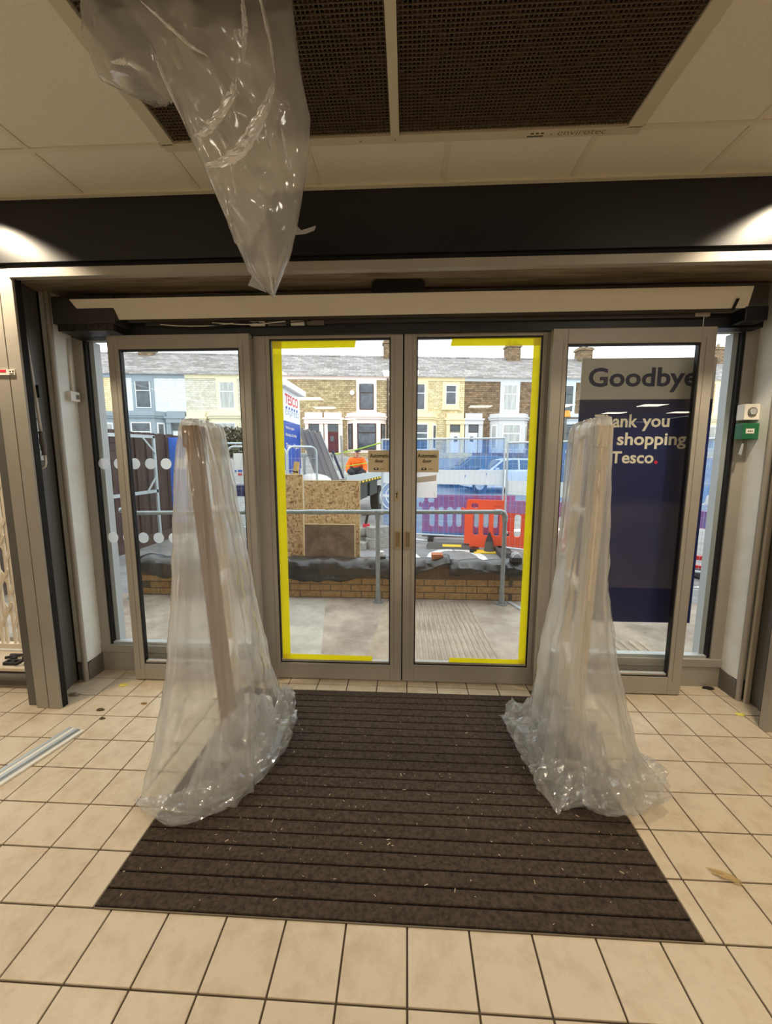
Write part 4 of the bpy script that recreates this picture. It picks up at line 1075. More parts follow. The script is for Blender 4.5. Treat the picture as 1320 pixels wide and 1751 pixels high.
def fence(label, A, B, z0, z1, net, stripe=None, rc=0, vs=.10, hs=.25, cat='fence', logo=None, wr=.0018, zb=None):
    A, B = Vector((*A, 0)), Vector((*B, 0))
    t = thing('site_fence', label, cat, ((A.x+B.x)/2, (A.y+B.y)/2, z0))
    tube_frame(A, B, z0, z1, .019, rc).build('tube_frame', galv_w, t, smooth='auto')
    d = (B-A); L = d.length; d.normalize()
    w = MB(); k = vs
    while k < L: w.tube([A+d*k+Vector((0, 0, z0+.05)), A+d*k+Vector((0, 0, z1-.02))], wr, 4, False); k += vs
    z = z0+.1
    while z < z1: w.tube([A+Vector((0, 0, z)), B+Vector((0, 0, z))], wr, 4, False); z += hs
    tag(w.build('wire_mesh', galv_w, t), kind='stuff')
    nrm = Vector((-d.y, d.x, 0))
    if net:
        def sh(za, zb_, off, m, nm, bulge=.02):
            P = [[A+d*(L*i/30)+nrm*(off+bulge*nz(i*.5, j*.6, z0+za))+Vector((0, 0, za+(zb_-za)*j/8)) for i in range(31)] for j in range(9)]
            return MB().grid(P).build(nm, m, t, smooth=True)
        sh(z0+.05 if zb is None else zb, z1-.04, .03, netm, 'netting')
        if stripe: sh(stripe[0], stripe[1], .024, stripe_m, 'white_stripe', .004)
        if logo:
            for q, zc in logo:
                P = [A+d*q-nrm*.004+Vector((0, 0, zc))+d*(.30*math.cos(a))+Vector((0, 0, .30*math.sin(a))) for a in [2*math.pi*i/28 for i in range(29)]]
                lo_ = MB().tube(P, .012, 5, False).build('ring_emblem', stripe_m, t)
                P = [A+d*q-nrm*.004+Vector((0, 0, zc))+d*(.19*math.cos(a))+Vector((0, 0, .19*math.sin(a))) for a in [R(40)+R(280)*i/22 for i in range(23)]]
                MB().tube(P, .012, 5, False).build('letter_arc', stripe_m, lo_)
                MB().bar(A+d*(q-.32)-nrm*.004+Vector((0, 0, zc)), A+d*(q+.32)-nrm*.004+Vector((0, 0, zc)), .01, .05).build('letter_bar', stripe_m, lo_)
    ft = M('rubber_foot', (70, 70, 70), .9)
    for e in (A, B):
        g = gh(e.x, e.y)
        MB().box(e.x-.12, e.x+.12, e.y-.3, e.y+.3, g+.002, g+.11).build('foot_block', ft, t, bevel=.02)
    return t
fence('wire site fence with blue netting and white stripe behind the handrail', (-.51, 8.5), (1.87, 7.95), -.11, 1.90, True, (.98, 1.27), logo=((.27, .72),))
fence('wire site fence with blue netting nearer the shop on the right', (1.83, 7.55), (4.47, 5.93), -.20, 1.80, True, (.84, 1.10), zb=.5)
fence('wire site fence with blue netting at the far right edge', (4.52, 5.98), (7.2, 4.4), -.20, 1.80, True, (.84, 1.10))
fence('round cornered wire fence panel in front of the tall shop sign', (-2.02, 6.85), (-1.62, 7.3), -.1, 1.70, False, None, .12, .08, .5)
fence('round cornered wire fence panel at the left of the shop sign', (-2.95, 6.6), (-2.03, 6.82), -.1, 1.69, False, None, .12, .10, .5)
fl_ = fence('wire fence panel with white safety sign left of the shop sign', (-4.4, 8.9), (-2.6, 8.8), -.1, 1.84, False, None, 0, .35, .93)
a_ = atp(399, 783, 8.7); b_ = atp(415, 816, 8.7)
sgn = MB().box(a_.x, b_.x+.25, 8.7, 8.715, b_.z, a_.z+.1).build('safety_sign', white_p); tag(sgn, 'white safety sign with small red and blue panels on the far fence', 'sign')
c_ = atp(407, 807, 8.69); MB().box(c_.x, c_.x+.09, 8.69, 8.70, c_.z, c_.z+.045).build('blue_panel', M('sign_blue', (50, 90, 190), .6), sgn)
c_ = atp(407, 813, 8.69); MB().box(c_.x, c_.x+.09, 8.69, 8.70, c_.z, c_.z+.045).build('red_panel', red_txt, sgn)
c_ = atp(403, 807, 8.69); MB().disc((c_.x, 8.69, c_.z+.02), .02, 12, 'y', .01).build('blue_disc', bpy.data.materials['sign_blue'], sgn)
a_ = atp(398, 830, 8.2); b_ = atp(422, 849, 8.2)
nv = thing('navy_trolley', 'low navy box on thin legs behind the left screen', 'box', (a_.x, 8.3, gh(a_.x, 8.3)))
MB().box(a_.x, b_.x+.4, 8.2, 8.6, b_.z, a_.z).build('body', navy, nv, bevel=.01)
for q in (a_.x+.03, b_.x+.35):
    MB().tube([(q, 8.25, b_.z+.02), (q+.05, 8.25, gh(q, 8.25))], .012, 8).build('leg', black, nv)

# ---- orange chapter barriers
def barrier(label, A, ang, m, base=False):
    t = thing('plastic_barrier', label, 'barrier', (A[0], A[1], gh(*A)), R(ang), group='slotted plastic road barriers')
    L = 1.98
    out = [(0, .12), (0, .72), (-.08, .74), (-.08, .82), (-.04, .84), (0, .80), (.03, .86), (.05, 1.0), (L, 1.0), (L, .12), (L-.1, .12), (L-.1, .06), (.1, .06), (.1, .12)]
    holes = []
    nb_ = 9
    for k in range(nb_):
        x0 = .16+k*.195
        holes.append(rrect(x0, x0+.115, .30, .74, .045))
    holes.append(rrect(.12, .26, .83, .93, .045)); holes.append(rrect(L-.26, L-.12, .15, .24, .04))
    holes.append(rrect(.55, .72, .875, .885, .004, 2)); holes.append(rrect(.80, .97, .875, .885, .004, 2))
    holed(out, holes, 'y', -.028, .028).build('slotted_panel', m, t, local=True)
    for x in (.2, L-.2):
        MB().box(x-.06, x+.06, -.3, .3, 0.002, .07).build('foot', black, t, bevel=.01, local=True)
    if base: MB().box(0, L, -.05, .05, .07, .17).build('base_ballast', M('navy_ballast', (52, 62, 86), .8), t, local=True)
    return t
barrier('bright orange slotted barrier standing between the two blue fences', (1.16, 8.02), -14, orange_p)
barrier('red slotted barrier behind the left blue netting', (.36, 9.0), -6, red_p, True)
barrier('red slotted barrier behind the right blue netting', (3.05, 7.35), -32, red_p)
barrier('red slotted barrier at the far right behind the netting', (4.75, 6.28), -32, red_p)

cn = thing('traffic_cone', 'small dark cone on a yellow base below the orange barrier', 'cone', (1.6, 7.75, gh(1.6, 7.75)))
g0 = gh(1.6, 7.75)
MB().tube([(1.6, 7.75, g0+.03), (1.6, 7.75, g0+.22)], [.10, .075], 16).build('lower_cone', M('grey_rubber', (86, 82, 80), .8), cn, smooth='auto')
MB().tube([(1.6, 7.75, g0+.22), (1.6, 7.75, g0+.40)], [.075, .012], 16).build('upper_cone', black, cn, smooth='auto')
MB().box(1.30, 1.74, 7.62, 7.86, g0+.002, g0+.03).build('yellow_base', M('yellow_rubber', (236, 200, 60), .7), cn, bevel=.006)
g1 = gh(.95, 8.1)
t = thing('kerb_plate', 'dark rubber ramp plate with yellow stripe under the left fence', 'ramp plate', (.95, 8.15, g1))
MB().add([(.42, 7.98, g1+.002), (1.45, 7.9, g1+.002), (1.45, 8.2, g1+.002), (.42, 8.28, g1+.002), (.46, 8.08, g1+.1), (1.42, 8.0, g1+.1), (1.42, 8.15, g1+.1), (.46, 8.22, g1+.1)], [(3, 2, 1, 0), (4, 5, 6, 7), (0, 1, 5, 4), (1, 2, 6, 5), (2, 3, 7, 6), (3, 0, 4, 7)]).build('rubber_wedge', M('grey_rubber', (86, 82, 80), .8), t)
MB().add([(.73, 8.0, g1+.05), (1.10, 7.97, g1+.05), (1.10, 8.01, g1+.09), (.73, 8.04, g1+.09)], [(0, 1, 2, 3)]).build('yellow_stripe', M('yellow_rubber', (236, 200, 60), .7), t)

# ---- stack of concrete blocks with a tool on top
g2 = gh(-.7, 8.1)
def blk(label, c, rz, sz):
    o = MB().box(-sz[0]/2, sz[0]/2, -sz[1]/2, sz[1]/2, 0, sz[2]).build('concrete_block', conc_block, bevel=.008)
    o.location = c; o.rotation_euler = (0, 0, R(rz)); return tag(o, label, 'block', 'grey concrete blocks behind the handrail')
blk('lowest front concrete block of the stack behind the handrail', (-.58, 8.05, g2+.002), 30, (.44, .21, .21))
blk('lowest rear concrete block of the stack behind the handrail', (-.86, 8.36, g2+.002), 30, (.44, .21, .21))
blk('upper concrete block of the stack beside the handrail post', (-.56, 8.12, g2+.215), 30, (.44, .24, .21))
blk('upper left concrete block of the stack, under the drill', (-.86, 8.34, g2+.215), 30, (.40, .24, .16))
blk('concrete block lying on its own to the left of the stack', (-.93, 7.92, g2+.002), -20, (.30, .21, .14))
t = thing('power_drill', 'red and grey cordless tool standing on the concrete blocks', 'drill', (-.84, 8.3, g2+.378))
MB().box(-.90, -.76, 8.26, 8.34, g2+.378, g2+.45).build('battery', red_txt, t, bevel=.008)
MB().tube([(-.84, 8.3, g2+.45), (-.80, 8.3, g2+.64)], .03, 10).build('handle', black, t, smooth='auto')
MB().tube([(-.92, 8.3, g2+.65), (-.72, 8.3, g2+.66)], [.035, .03], 10).build('motor_body', M('tool_grey', (110, 104, 100), .5), t, smooth='auto')
MB().tube([(-.72, 8.3, g2+.66), (-.62, 8.3, g2+.665)], .012, 8).build('chuck', galv, t, smooth='auto')

# ---- tall shop sign
ts = thing('totem_sign', 'tall white and blue shop sign standing edge on behind the left door', 'sign', (-2.4, 8.1, -.15))
MB().box(-2.5, -2.285, 7.48, 8.78, -.2, 2.80).build('cabinet', M('sign_white', (238, 242, 248), .4), ts, bevel=.01)
MB().box(-2.58, -2.19, 7.40, 8.95, 2.80, 2.92).build('cap', bpy.data.materials['sign_white'], ts, bevel=.01)
blue_v = M('sign_blue_vinyl', (44, 84, 180), .4)
MB().box(-2.285, -2.281, 7.56, 8.74, 1.28, 2.20).build('hours_panel', blue_v, ts)
SIDE = lambda y, z: ((-2.281, y, z), (0, 1, 0), (0, 0, 1), (1, 0, 0))
SIDE0 = lambda y, z: ((-2.285, y, z), (0, 1, 0), (0, 0, 1), (1, 0, 0))
text('TESCO', 'lettering', M('sign_red', (222, 40, 48), .5), ts, SIDE0(7.70, 2.52), .92, .19, 'l', .02)
for k in range(5):
    y = 7.72+k*.185
    MB().add([(-2.284, y, 2.43), (-2.284, y+.10, 2.43), (-2.284, y+.13, 2.48), (-2.284, y+.03, 2.48)], [(0, 1, 2, 3)]).build('dash', blue_v, ts)
text('express', 'lettering', M('sign_grey_blue', (120, 140, 170), .5), ts, SIDE0(7.70, 2.27), .95, .15, 'l', -.01)
text("We're open", 'lettering', cream_txt, ts, SIDE(7.68, 2.04), .58, .07, 'l', .01)
text('Monday to Sunday', 'lettering', cream_txt, ts, SIDE(7.68, 1.90), .76, .08, 'l', .01)
text('7am - 11pm', 'lettering', cream_txt, ts, SIDE(7.68, 1.66), .9, .13, 'l', .02)
for k, tx in enumerate(('Parking', 'Open', 'Beer & Wine')):
    z = 1.30-.16*k-.03
    p_ = MB().box(-2.285, -2.281, 7.62, 8.66, z-.13, z).build('service_panel', blue_v, ts)
    text(tx, 'lettering', cream_txt, ts, SIDE(7.72, z-.10), .1*len(tx)*.75, .065, 'l', .01)
MB().box(-2.285, -2.2815, 7.62, 8.66, .3, .82).build('lower_panel', blue_v, ts)

# ---- grey boards leaning
for k, lab in enumerate(('rearmost', 'second', 'third', 'frontmost')):
    o = thing('grey_plank', 'long grey composite board leaning beside the shop sign, %s of four' % lab, 'board', (-1.4, 8.6, gh(-1.4, 8.6)))
    xb, xt_ = -1.62+.15*k, -2.30+.13*k
    MB().bar((xb+.2, 8.8-.03*k, gh(xb, 8.8)), (xt_, 8.86-.03*k, 2.14-.03*k), .12, .022, (0, -1, 0)).build('face', M('grey_composite', (146, 142, 138), .7), o)
    MB().bar((xb+.265, 8.785-.03*k, gh(xb, 8.8)), (xt_+.065, 8.845-.03*k, 2.13-.03*k), .012, .02, (0, -1, 0)).build('pale_edge', galv_w, o)
wt = MB(); c_ = atp(537, 817, 8.3)
wt.grid([[(c_.x+.36*math.cos(a)*math.cos(p), 8.3+.3*math.sin(a)*math.cos(p), max(gh(-1.8, 8.3), c_.z-.06)+.14*math.sin(p)*(1+.3*nz(a, p*3, 0))) for a in [2*math.pi*k/20 for k in range(21)]] for p in [i*math.pi/12 for i in range(7)]])
wt.box(c_.x-.3, c_.x+.3, 8.1, 8.5, gh(-1.8, 8.3), c_.z-.05)
tag(wt.build('bulk_bag', white_p, smooth='auto'), 'white bulk bag behind the strand boards', 'bag')
c_ = atp(505, 795, 7.9); t = MB().bar((c_.x, 7.9, c_.z-.15), (c_.x+.03, 7.9, c_.z+.06), .10, .04, (0, -1, 0)).box(c_.x-.05, c_.x+.06, 7.88, 7.92, gh(-2, 7.9), c_.z-.12).build('tan_offcut', M('tan_board', (226, 180, 96), .8)); tag(t, 'small tan offcut standing at the foot of the leaning boards', 'offcut')

# ---- flatbed truck and the seated worker
tk = thing('flatbed_trailer', 'flatbed trailer with pale drop sides parked behind the boards', 'trailer', (-1.9, 11.7, gh(-1.9, 11.7)))
d0, d1 = Vector((-1.36, 9.0, 1.10)), Vector((-.60, 14.4, 1.14))
dv = (d1-d0).normalized(); nv_ = Vector((-dv.y, dv.x, 0))
def bedquad(off0, off1, za, zb_, name, m):
    a, b = d0+nv_*off0, d1+nv_*off0; c, e = d1+nv_*off1, d0+nv_*off1
    mb = MB(); mb.add([(p.x, p.y, za) for p in (a, b, c, e)]+[(p.x, p.y, zb_) for p in (a, b, c, e)], [(3, 2, 1, 0), (4, 5, 6, 7), (0, 1, 5, 4), (1, 2, 6, 5), (2, 3, 7, 6), (3, 0, 4, 7)])
    return mb.build(name, m, tk)
bedquad(0, 2.0, .98, 1.03, 'bed_floor', M('bed_grey', (150, 150, 146), .7))
sd = bedquad(-.03, 0, .93, 1.10, 'side_board', galv_w)
for k in range(14):
    a = d0+dv*(.3+k*.36)-nv_*.035
    MB().bar(Vector((a.x, a.y, .90)), Vector((a.x, a.y, .90))+dv*.2, .012, .045).build('reflector', M('yellow_rubber', (236, 200, 60), .7), sd)
bedquad(.0, .06, .82, .94, 'chassis_rail', M('dark_green_chassis', (52, 62, 44), .7))
bedquad(1.9, 2.0, .82, .94, 'chassis_rail', M('dark_green_chassis', (52, 62, 44), .7))
for f in (1.3, 2.6):
    a = d0+dv*f
    MB().bar(Vector((a.x-.25, a.y+.05, .62)), Vector((a.x-.25, a.y+.05, .62))+dv*1.0, .4, .42).build('side_locker', M('dark_locker', (46, 50, 46), .6), tk)
for f in (.55, 4.1):
    for o_ in (.18, 1.8):
        a = d0+dv*f+nv_*o_; g = gh(a.x, a.y)
        wh = MB().tube([a*1+Vector((0, 0, g+.42-a.z))-nv_*.12, a+Vector((0, 0, g+.42-a.z))+nv_*.12], .41, 24).build('wheel', black_m, tk, smooth='auto')
        MB().tube([a+Vector((0, 0, g+.42-a.z))-nv_*.13, a+Vector((0, 0, g+.42-a.z))-nv_*.10], .2, 18).build('hub', galv, wh, smooth='auto')
MB().bar(d1+nv_*1.0+Vector((0, 0, -.15)), d1+nv_*1.0+dv*1.2+Vector((0, 0, -.35)), .12, .12).build('drawbar', galv, tk)
MB().bar(d0+nv_*.3+dv*.1+Vector((0, 0, .45)), d0+nv_*1.9+dv*.1+Vector((0, 0, .45)), .05, .06).build('frame_rail', galv, tk)
for o_ in (.35, 1.0, 1.85):
    MB().bar(d0+nv_*o_+dv*.1+Vector((0, 0, -.05)), d0+nv_*o_+dv*.1+Vector((0, 0, .46)), .05, .05, (0, 1, 0)).build('frame_post', galv, tk)
lime = M('lime_strap', (176, 214, 60), .7)
t = thing('lashing_strap', 'lime green strap stretched from the trailer to the blue fence', 'strap', (-1.5, 10, 1.4))
MB().tube([atp(572, 777, 10), atp(610, 769, 9.6), atp(652, 757, 8.9)], .014, 6).build('webbing', lime, t)
t = thing('lashing_strap', 'lower lime green strap passing before the worker', 'strap', (-1.3, 9.8, 1.2))
MB().tube([atp(575, 800, 9.8), atp(600, 796, 9.8), atp(640, 790, 9.8), atp(655, 788, 9.8)], .010, 6).build('webbing', lime, t)
for k, (a, b, m_, lab) in enumerate((((556, 768), (570, 822), M('pole_timber', (150, 140, 122), .8), 'weathered timber stake leaning on the trailer bed'), ((568, 770), (588, 820), M('dark_blue_pole', (60, 62, 86), .6), 'dark blue strut leaning on the trailer bed'), ((583, 745), (587, 815), M('grey_pole', (176, 172, 164), .6), 'pale upright stake on the trailer bed'))):
    o = MB().bar(atp(*a, 9.4), atp(*b, 9.4), .05, .05, (0, 1, 0)).build('leaning_stake', m_); tag(o, lab, 'stake')

def skin(name, nodes, edges, m, parent, root, sub=2):
    names = list(nodes)
    me = bpy.data.meshes.new(name)
    me.from_pydata([Vector(nodes[k][0]) for k in names], [(names.index(a), names.index(b)) for a, b in edges], [])
    o = bpy.data.objects.new(name, me); COL.objects.link(o); o.parent = parent
    mod = o.modifiers.new('skin', 'SKIN'); mod.use_smooth_shade = True
    for i, k in enumerate(names):
        sv = me.skin_vertices[0].data[i]; r = nodes[k][1]
        sv.radius = r if isinstance(r, tuple) else (r, r)
        sv.use_root = (k == root)
    s_ = o.modifiers.new('sub', 'SUBSURF'); s_.levels = sub; s_.render_levels = sub
    me.materials.append(m)
    return o
PX, PY, PZ = -1.40, 11.3, 1.035
pe = thing('person', 'person in an orange hi-vis jacket and black cap sitting on the trailer bed', 'person', (PX, PY, PZ))
# local coordinates: x right, y away from the camera, z up from the bed
body = {'pelvis': ((0, .05, .11), (.15, .12)), 'belly': ((.01, .03, .24), (.14, .11)), 'chest': ((.02, -.01, .37), (.155, .11)), 'neck': ((.03, -.05, .46), .055), 'head0': ((.035, -.075, .52), .062), 'head1': ((.045, -.085, .575), .078), 'head2': ((.05, -.075, .63), .068),
        'shl': ((-.15, 0, .41), .06), 'ell': ((-.23, -.08, .21), .045), 'wrl': ((-.19, -.24, .07), .03), 'hal': ((-.15, -.30, .05), .03),
        'shr': ((.19, -.01, .41), .06), 'elr': ((.27, -.09, .21), .045), 'wrr': ((.25, -.25, .07), .03), 'har': ((.22, -.31, .05), .03),
        'hipl': ((-.09, .02, .10), .085), 'kneel': ((-.16, -.33, .10), .062), 'footl': ((.02, -.42, .045), .045),
        'hipr': ((.10, .02, .10), .085), 'kneer': ((.26, -.22, .09), .062), 'footr': ((.10, -.34, .045), .045)}
be = [('pelvis', 'belly'), ('belly', 'chest'), ('chest', 'neck'), ('neck', 'head0'), ('head0', 'head1'), ('head1', 'head2'), ('chest', 'shl'), ('shl', 'ell'), ('ell', 'wrl'), ('wrl', 'hal'), ('chest', 'shr'), ('shr', 'elr'), ('elr', 'wrr'), ('wrr', 'har'), ('pelvis', 'hipl'), ('hipl', 'kneel'), ('kneel', 'footl'), ('pelvis', 'hipr'), ('hipr', 'kneer'), ('kneer', 'footr')]
bo = skin('body', body, be, skin_m, pe, 'pelvis')
jk = {k: (body[k][0], tuple(q+.028 for q in body[k][1]) if isinstance(body[k][1], tuple) else body[k][1]+.028) for k in ('pelvis', 'belly', 'chest', 'shl', 'ell', 'wrl', 'shr', 'elr', 'wrr')}
jk['collar'] = ((.028, -.045, .445), .075)
skin('jacket', jk, [('pelvis', 'belly'), ('belly', 'chest'), ('chest', 'collar'), ('chest', 'shl'), ('shl', 'ell'), ('ell', 'wrl'), ('chest', 'shr'), ('shr', 'elr'), ('elr', 'wrr')], hivis, pe, 'belly')
tr = {k: (body[k][0], tuple(q+.02 for q in body[k][1]) if isinstance(body[k][1], tuple) else body[k][1]+.02) for k in ('pelvis', 'hipl', 'kneel', 'footl', 'hipr', 'kneer', 'footr')}
skin('trousers', tr, [('pelvis', 'hipl'), ('hipl', 'kneel'), ('kneel', 'footl'), ('pelvis', 'hipr'), ('hipr', 'kneer'), ('kneer', 'footr')], M('dark_trousers', (40, 42, 50), .9), pe, 'pelvis')
skin('collar', {'a': ((.025, -.03, .44), .07), 'b': ((.032, -.055, .485), .07)}, [('a', 'b')], M('dark_collar', (36, 36, 40), .9), pe, 'a')
cap = MB(); cap.grid([[(.05+.088*math.cos(p)*math.cos(a), -.072+.092*math.cos(p)*math.sin(a), .630+.075*math.sin(p)) for a in [2*math.pi*k/18 for k in range(19)]] for p in [i*math.pi/2/7 for i in range(8)]])
cap.add([(.0, -.14, .634), (.12, -.13, .634), (.13, -.185, .626), (.04, -.195, .626), (.0, -.14, .642), (.12, -.13, .642), (.13, -.185, .634), (.04, -.195, .634)], [(0, 1, 2, 3), (7, 6, 5, 4), (0, 4, 5, 1), (1, 5, 6, 2), (2, 6, 7, 3), (3, 7, 4, 0)])
cap.build('cap', M('black_cap', (38, 38, 42), .9), pe, smooth='auto', local=True)
MB().tube([(.058, -.155, .59), (.062, -.18, .565), (.06, -.16, .555)], [.008, .014, .01], 8).build('nose', skin_m, pe, smooth=True, local=True)
for x in (.03, .085): MB().disc((x, -.158, .592), .009, 10, 'y', .01).build('eye', M('eye_dark', (50, 40, 36), .4), pe, local=True)
MB().box(.045, .08, -.156, -.146, .532, .538).build('mouth', M('lip', (160, 96, 84), .6), pe, local=True)
for x, s in ((-.035, -1), (.128, 1)): MB().tube([(x, -.08, .555), (x+.006*s, -.08, .575), (x, -.08, .60)], [.008, .014, .008], 8).build('ear', skin_m, pe, smooth=True, local=True)
for hx, hy, s in ((-.15, -.30, 1), (.22, -.31, -1)):
    for k in range(4):
        MB().tube([(hx+(k-1.5)*.017, hy, .055), (hx+(k-1.5)*.018, hy-.035, .052), (hx+(k-1.5)*.018, hy-.058+.004*abs(k-1), .036)], .009, 6).build('finger', skin_m, pe, smooth=True, local=True)
    MB().tube([(hx+s*.03, hy+.02, .05), (hx+s*.048, hy-.01, .045), (hx+s*.045, hy-.03, .036)], .010, 6).build('thumb', skin_m, pe, smooth=True, local=True)

# ---- hedge, cars
def hedge(label, c, rx, ry, h, n, m1):
    t = thing('hedge', label, 'hedge', c)
    rnd = random.Random(5); mb = MB()
    for k in range(n):
        x, y, z = c[0]+rnd.uniform(-rx, rx), c[1]+rnd.uniform(-ry, ry), c[2]+rnd.uniform(.05, h)*(1-.15*rnd.random())
        d = Vector((rnd.uniform(-1, 1), rnd.uniform(-1, 1), rnd.uniform(-.4, 1))).normalized()*.14; e = d.orthogonal().normalized()*.06
        p = Vector((x, y, z)); mb.add([p-d, p+e, p+d, p-e], [(0, 1, 2, 3)])
    tag(mb.build('foliage', m1, t), kind='stuff')
    for k in range(5):
        x = c[0]-rx+2*rx*(k+.5)/5
        MB().tube([(x, c[1], c[2]), (x+.05, c[1], c[2]+h*.8)], .03, 6).build('stem', timber_b, t)
hedge('brown clipped hedge in front of the cream house', (-10.4, 23.6, gh(-10, 23.6)), 2.6, .5, 1.75, 2600, M('dry_hedge', (104, 100, 72), .9, rgb2=(70, 64, 50), scale=3))
def car(label, x, y, rz, paint, L=4.2):
    g = gh(x, y)+.02
    t = thing('parked_car', label, 'car', (x, y, g), R(rz))
    low = [(0, .3), (0, .62), (.25, .78), (1.15, .92), (3.9, .95), (4.15, .85), (4.2, .35), (3.75, .22), (3.4, .2), (.9, .2), (.5, .22)]
    top = [(1.12, .90), (1.75, 1.38), (2.1, 1.45), (3.0, 1.44), (3.45, 1.36), (3.95, .93)]
    bdy = MB(); n = len(low)
    for yy in (-.82, .82): pass
    bdy.prism(low, 'y', -.84, .84).build('body', paint, t, bevel=.05, local=True)
    mb = MB(); n = len(top)
    V = [(p[0], -.80+.16*max(0, (p[1]-.9)/.5), p[1]) for p in top]+[(p[0], .80-.16*max(0, (p[1]-.9)/.5), p[1]) for p in top]
    mb.add(V, [tuple(range(n)), tuple(reversed(range(n, 2*n)))]+[(i, i+n, (i+1) % n+n, (i+1) % n) for i in range(n)])
    mb.build('cabin', paint, t, local=True)
    gl = M('car_glass', (70, 84, 96), .1)
    for poly in ([(1.35, .98), (1.80, 1.34), (2.12, 1.38), (2.42, 1.385), (2.42, .98)], [(2.5, .98), (2.5, 1.385), (2.98, 1.37), (3.36, 1.28), (3.62, .99)]):
        for s in (-1, 1):
            V = [(p[0], s*(.815-.16*(p[1]-.9)/.5), p[1]) for p in poly]; V2 = [(p[0], s*(.79-.16*(p[1]-.9)/.5), p[1]) for p in poly]
            k = len(V); MB().add(V+V2, [tuple(range(k)), tuple(reversed(range(k, 2*k)))]+[(i, i+k, (i+1) % k+k, (i+1) % k) for i in range(k)]).build('side_window', gl, t, local=True)
    MB().add([(1.20, -.68, .965), (1.20, .68, .965), (1.70, .58, 1.355), (1.70, -.58, 1.355), (1.18, -.68, .985), (1.18, .68, .985), (1.68, .58, 1.375), (1.68, -.58, 1.375)], [(4, 5, 6, 7), (0, 3, 2, 1), (0, 1, 5, 4), (1, 2, 6, 5), (2, 3, 7, 6), (3, 0, 4, 7)]).build('windscreen', gl, t, local=True)
    for wx in (.78, 3.38):
        for s in (-1, 1):
            w = MB().tube([(wx, s*.68, .31), (wx, s*.86, .31)], .31, 22).build('wheel', black_m, t, smooth='auto', local=True)
            MB().tube([(0, s*.08, .31), (0, s*.10, .31)], .19, 16).build('wheel_rim', galv_w, w, smooth='auto', local=True)
    for s in (-1, 1): MB().box(1.42, 1.56, s*.84, s*.98, .96, 1.06).build('door_mirror', paint, t, bevel=.02, local=True) if s > 0 else MB().box(1.42, 1.56, -.98, -.84, .96, 1.06).build('door_mirror', paint, t, bevel=.02, local=True)
    MB().box(-.01, .04, -.75, -.45, .6, .72).build('headlamp', white_p, t, local=True); MB().box(-.01, .04, .45, .75, .6, .72).build('headlamp', white_p, t, local=True)
    return t
car('dark silver car parked across the street behind the blue netting', 1.3, 20.3, 4, M('dark_silver_paint', (110, 116, 128), .25, .4))
car('white car parked in front of the silver car behind the blue netting', 2.25, 18.1, 4, M('white_car_paint', (232, 234, 236), .25))

# ================================================================== terraced houses
TH = R(6.1); HB = 1.45
slate = brickmat('roof_slates', (176, 170, 168), (132, 126, 124), (104, 100, 98), .5, .16)
W_wh = M('white_upvc', (240, 240, 238), .5)
W_dk = M('dark_window_frame', (66, 34, 34), .5)
paneg = M('window_glass', (104, 112, 120), .08, rgb2=(60, 66, 72), scale=1.4)
panec = M('curtained_glass', (206, 208, 204), .3, rgb2=(150, 154, 156), scale=2, stretch=(6, 1, .4))
stone = brickmat('brown_stone', (204, 184, 142), (164, 142, 104), (128, 112, 86))
stone_y = brickmat('yellow_stone', (236, 222, 180), (208, 190, 146), (178, 160, 124))
bdark = brickmat('dark_brick', (156, 130, 100), (112, 92, 70), (84, 70, 58))
bwhite = brickmat('white_painted_brick', (240, 244, 246), (226, 230, 234), (204, 210, 216))
bcream = brickmat('cream_brick', (240, 222, 178), (222, 202, 156), (190, 170, 130))
boff = brickmat('off_white_stone', (232, 228, 214), (210, 204, 188), (190, 184, 168))
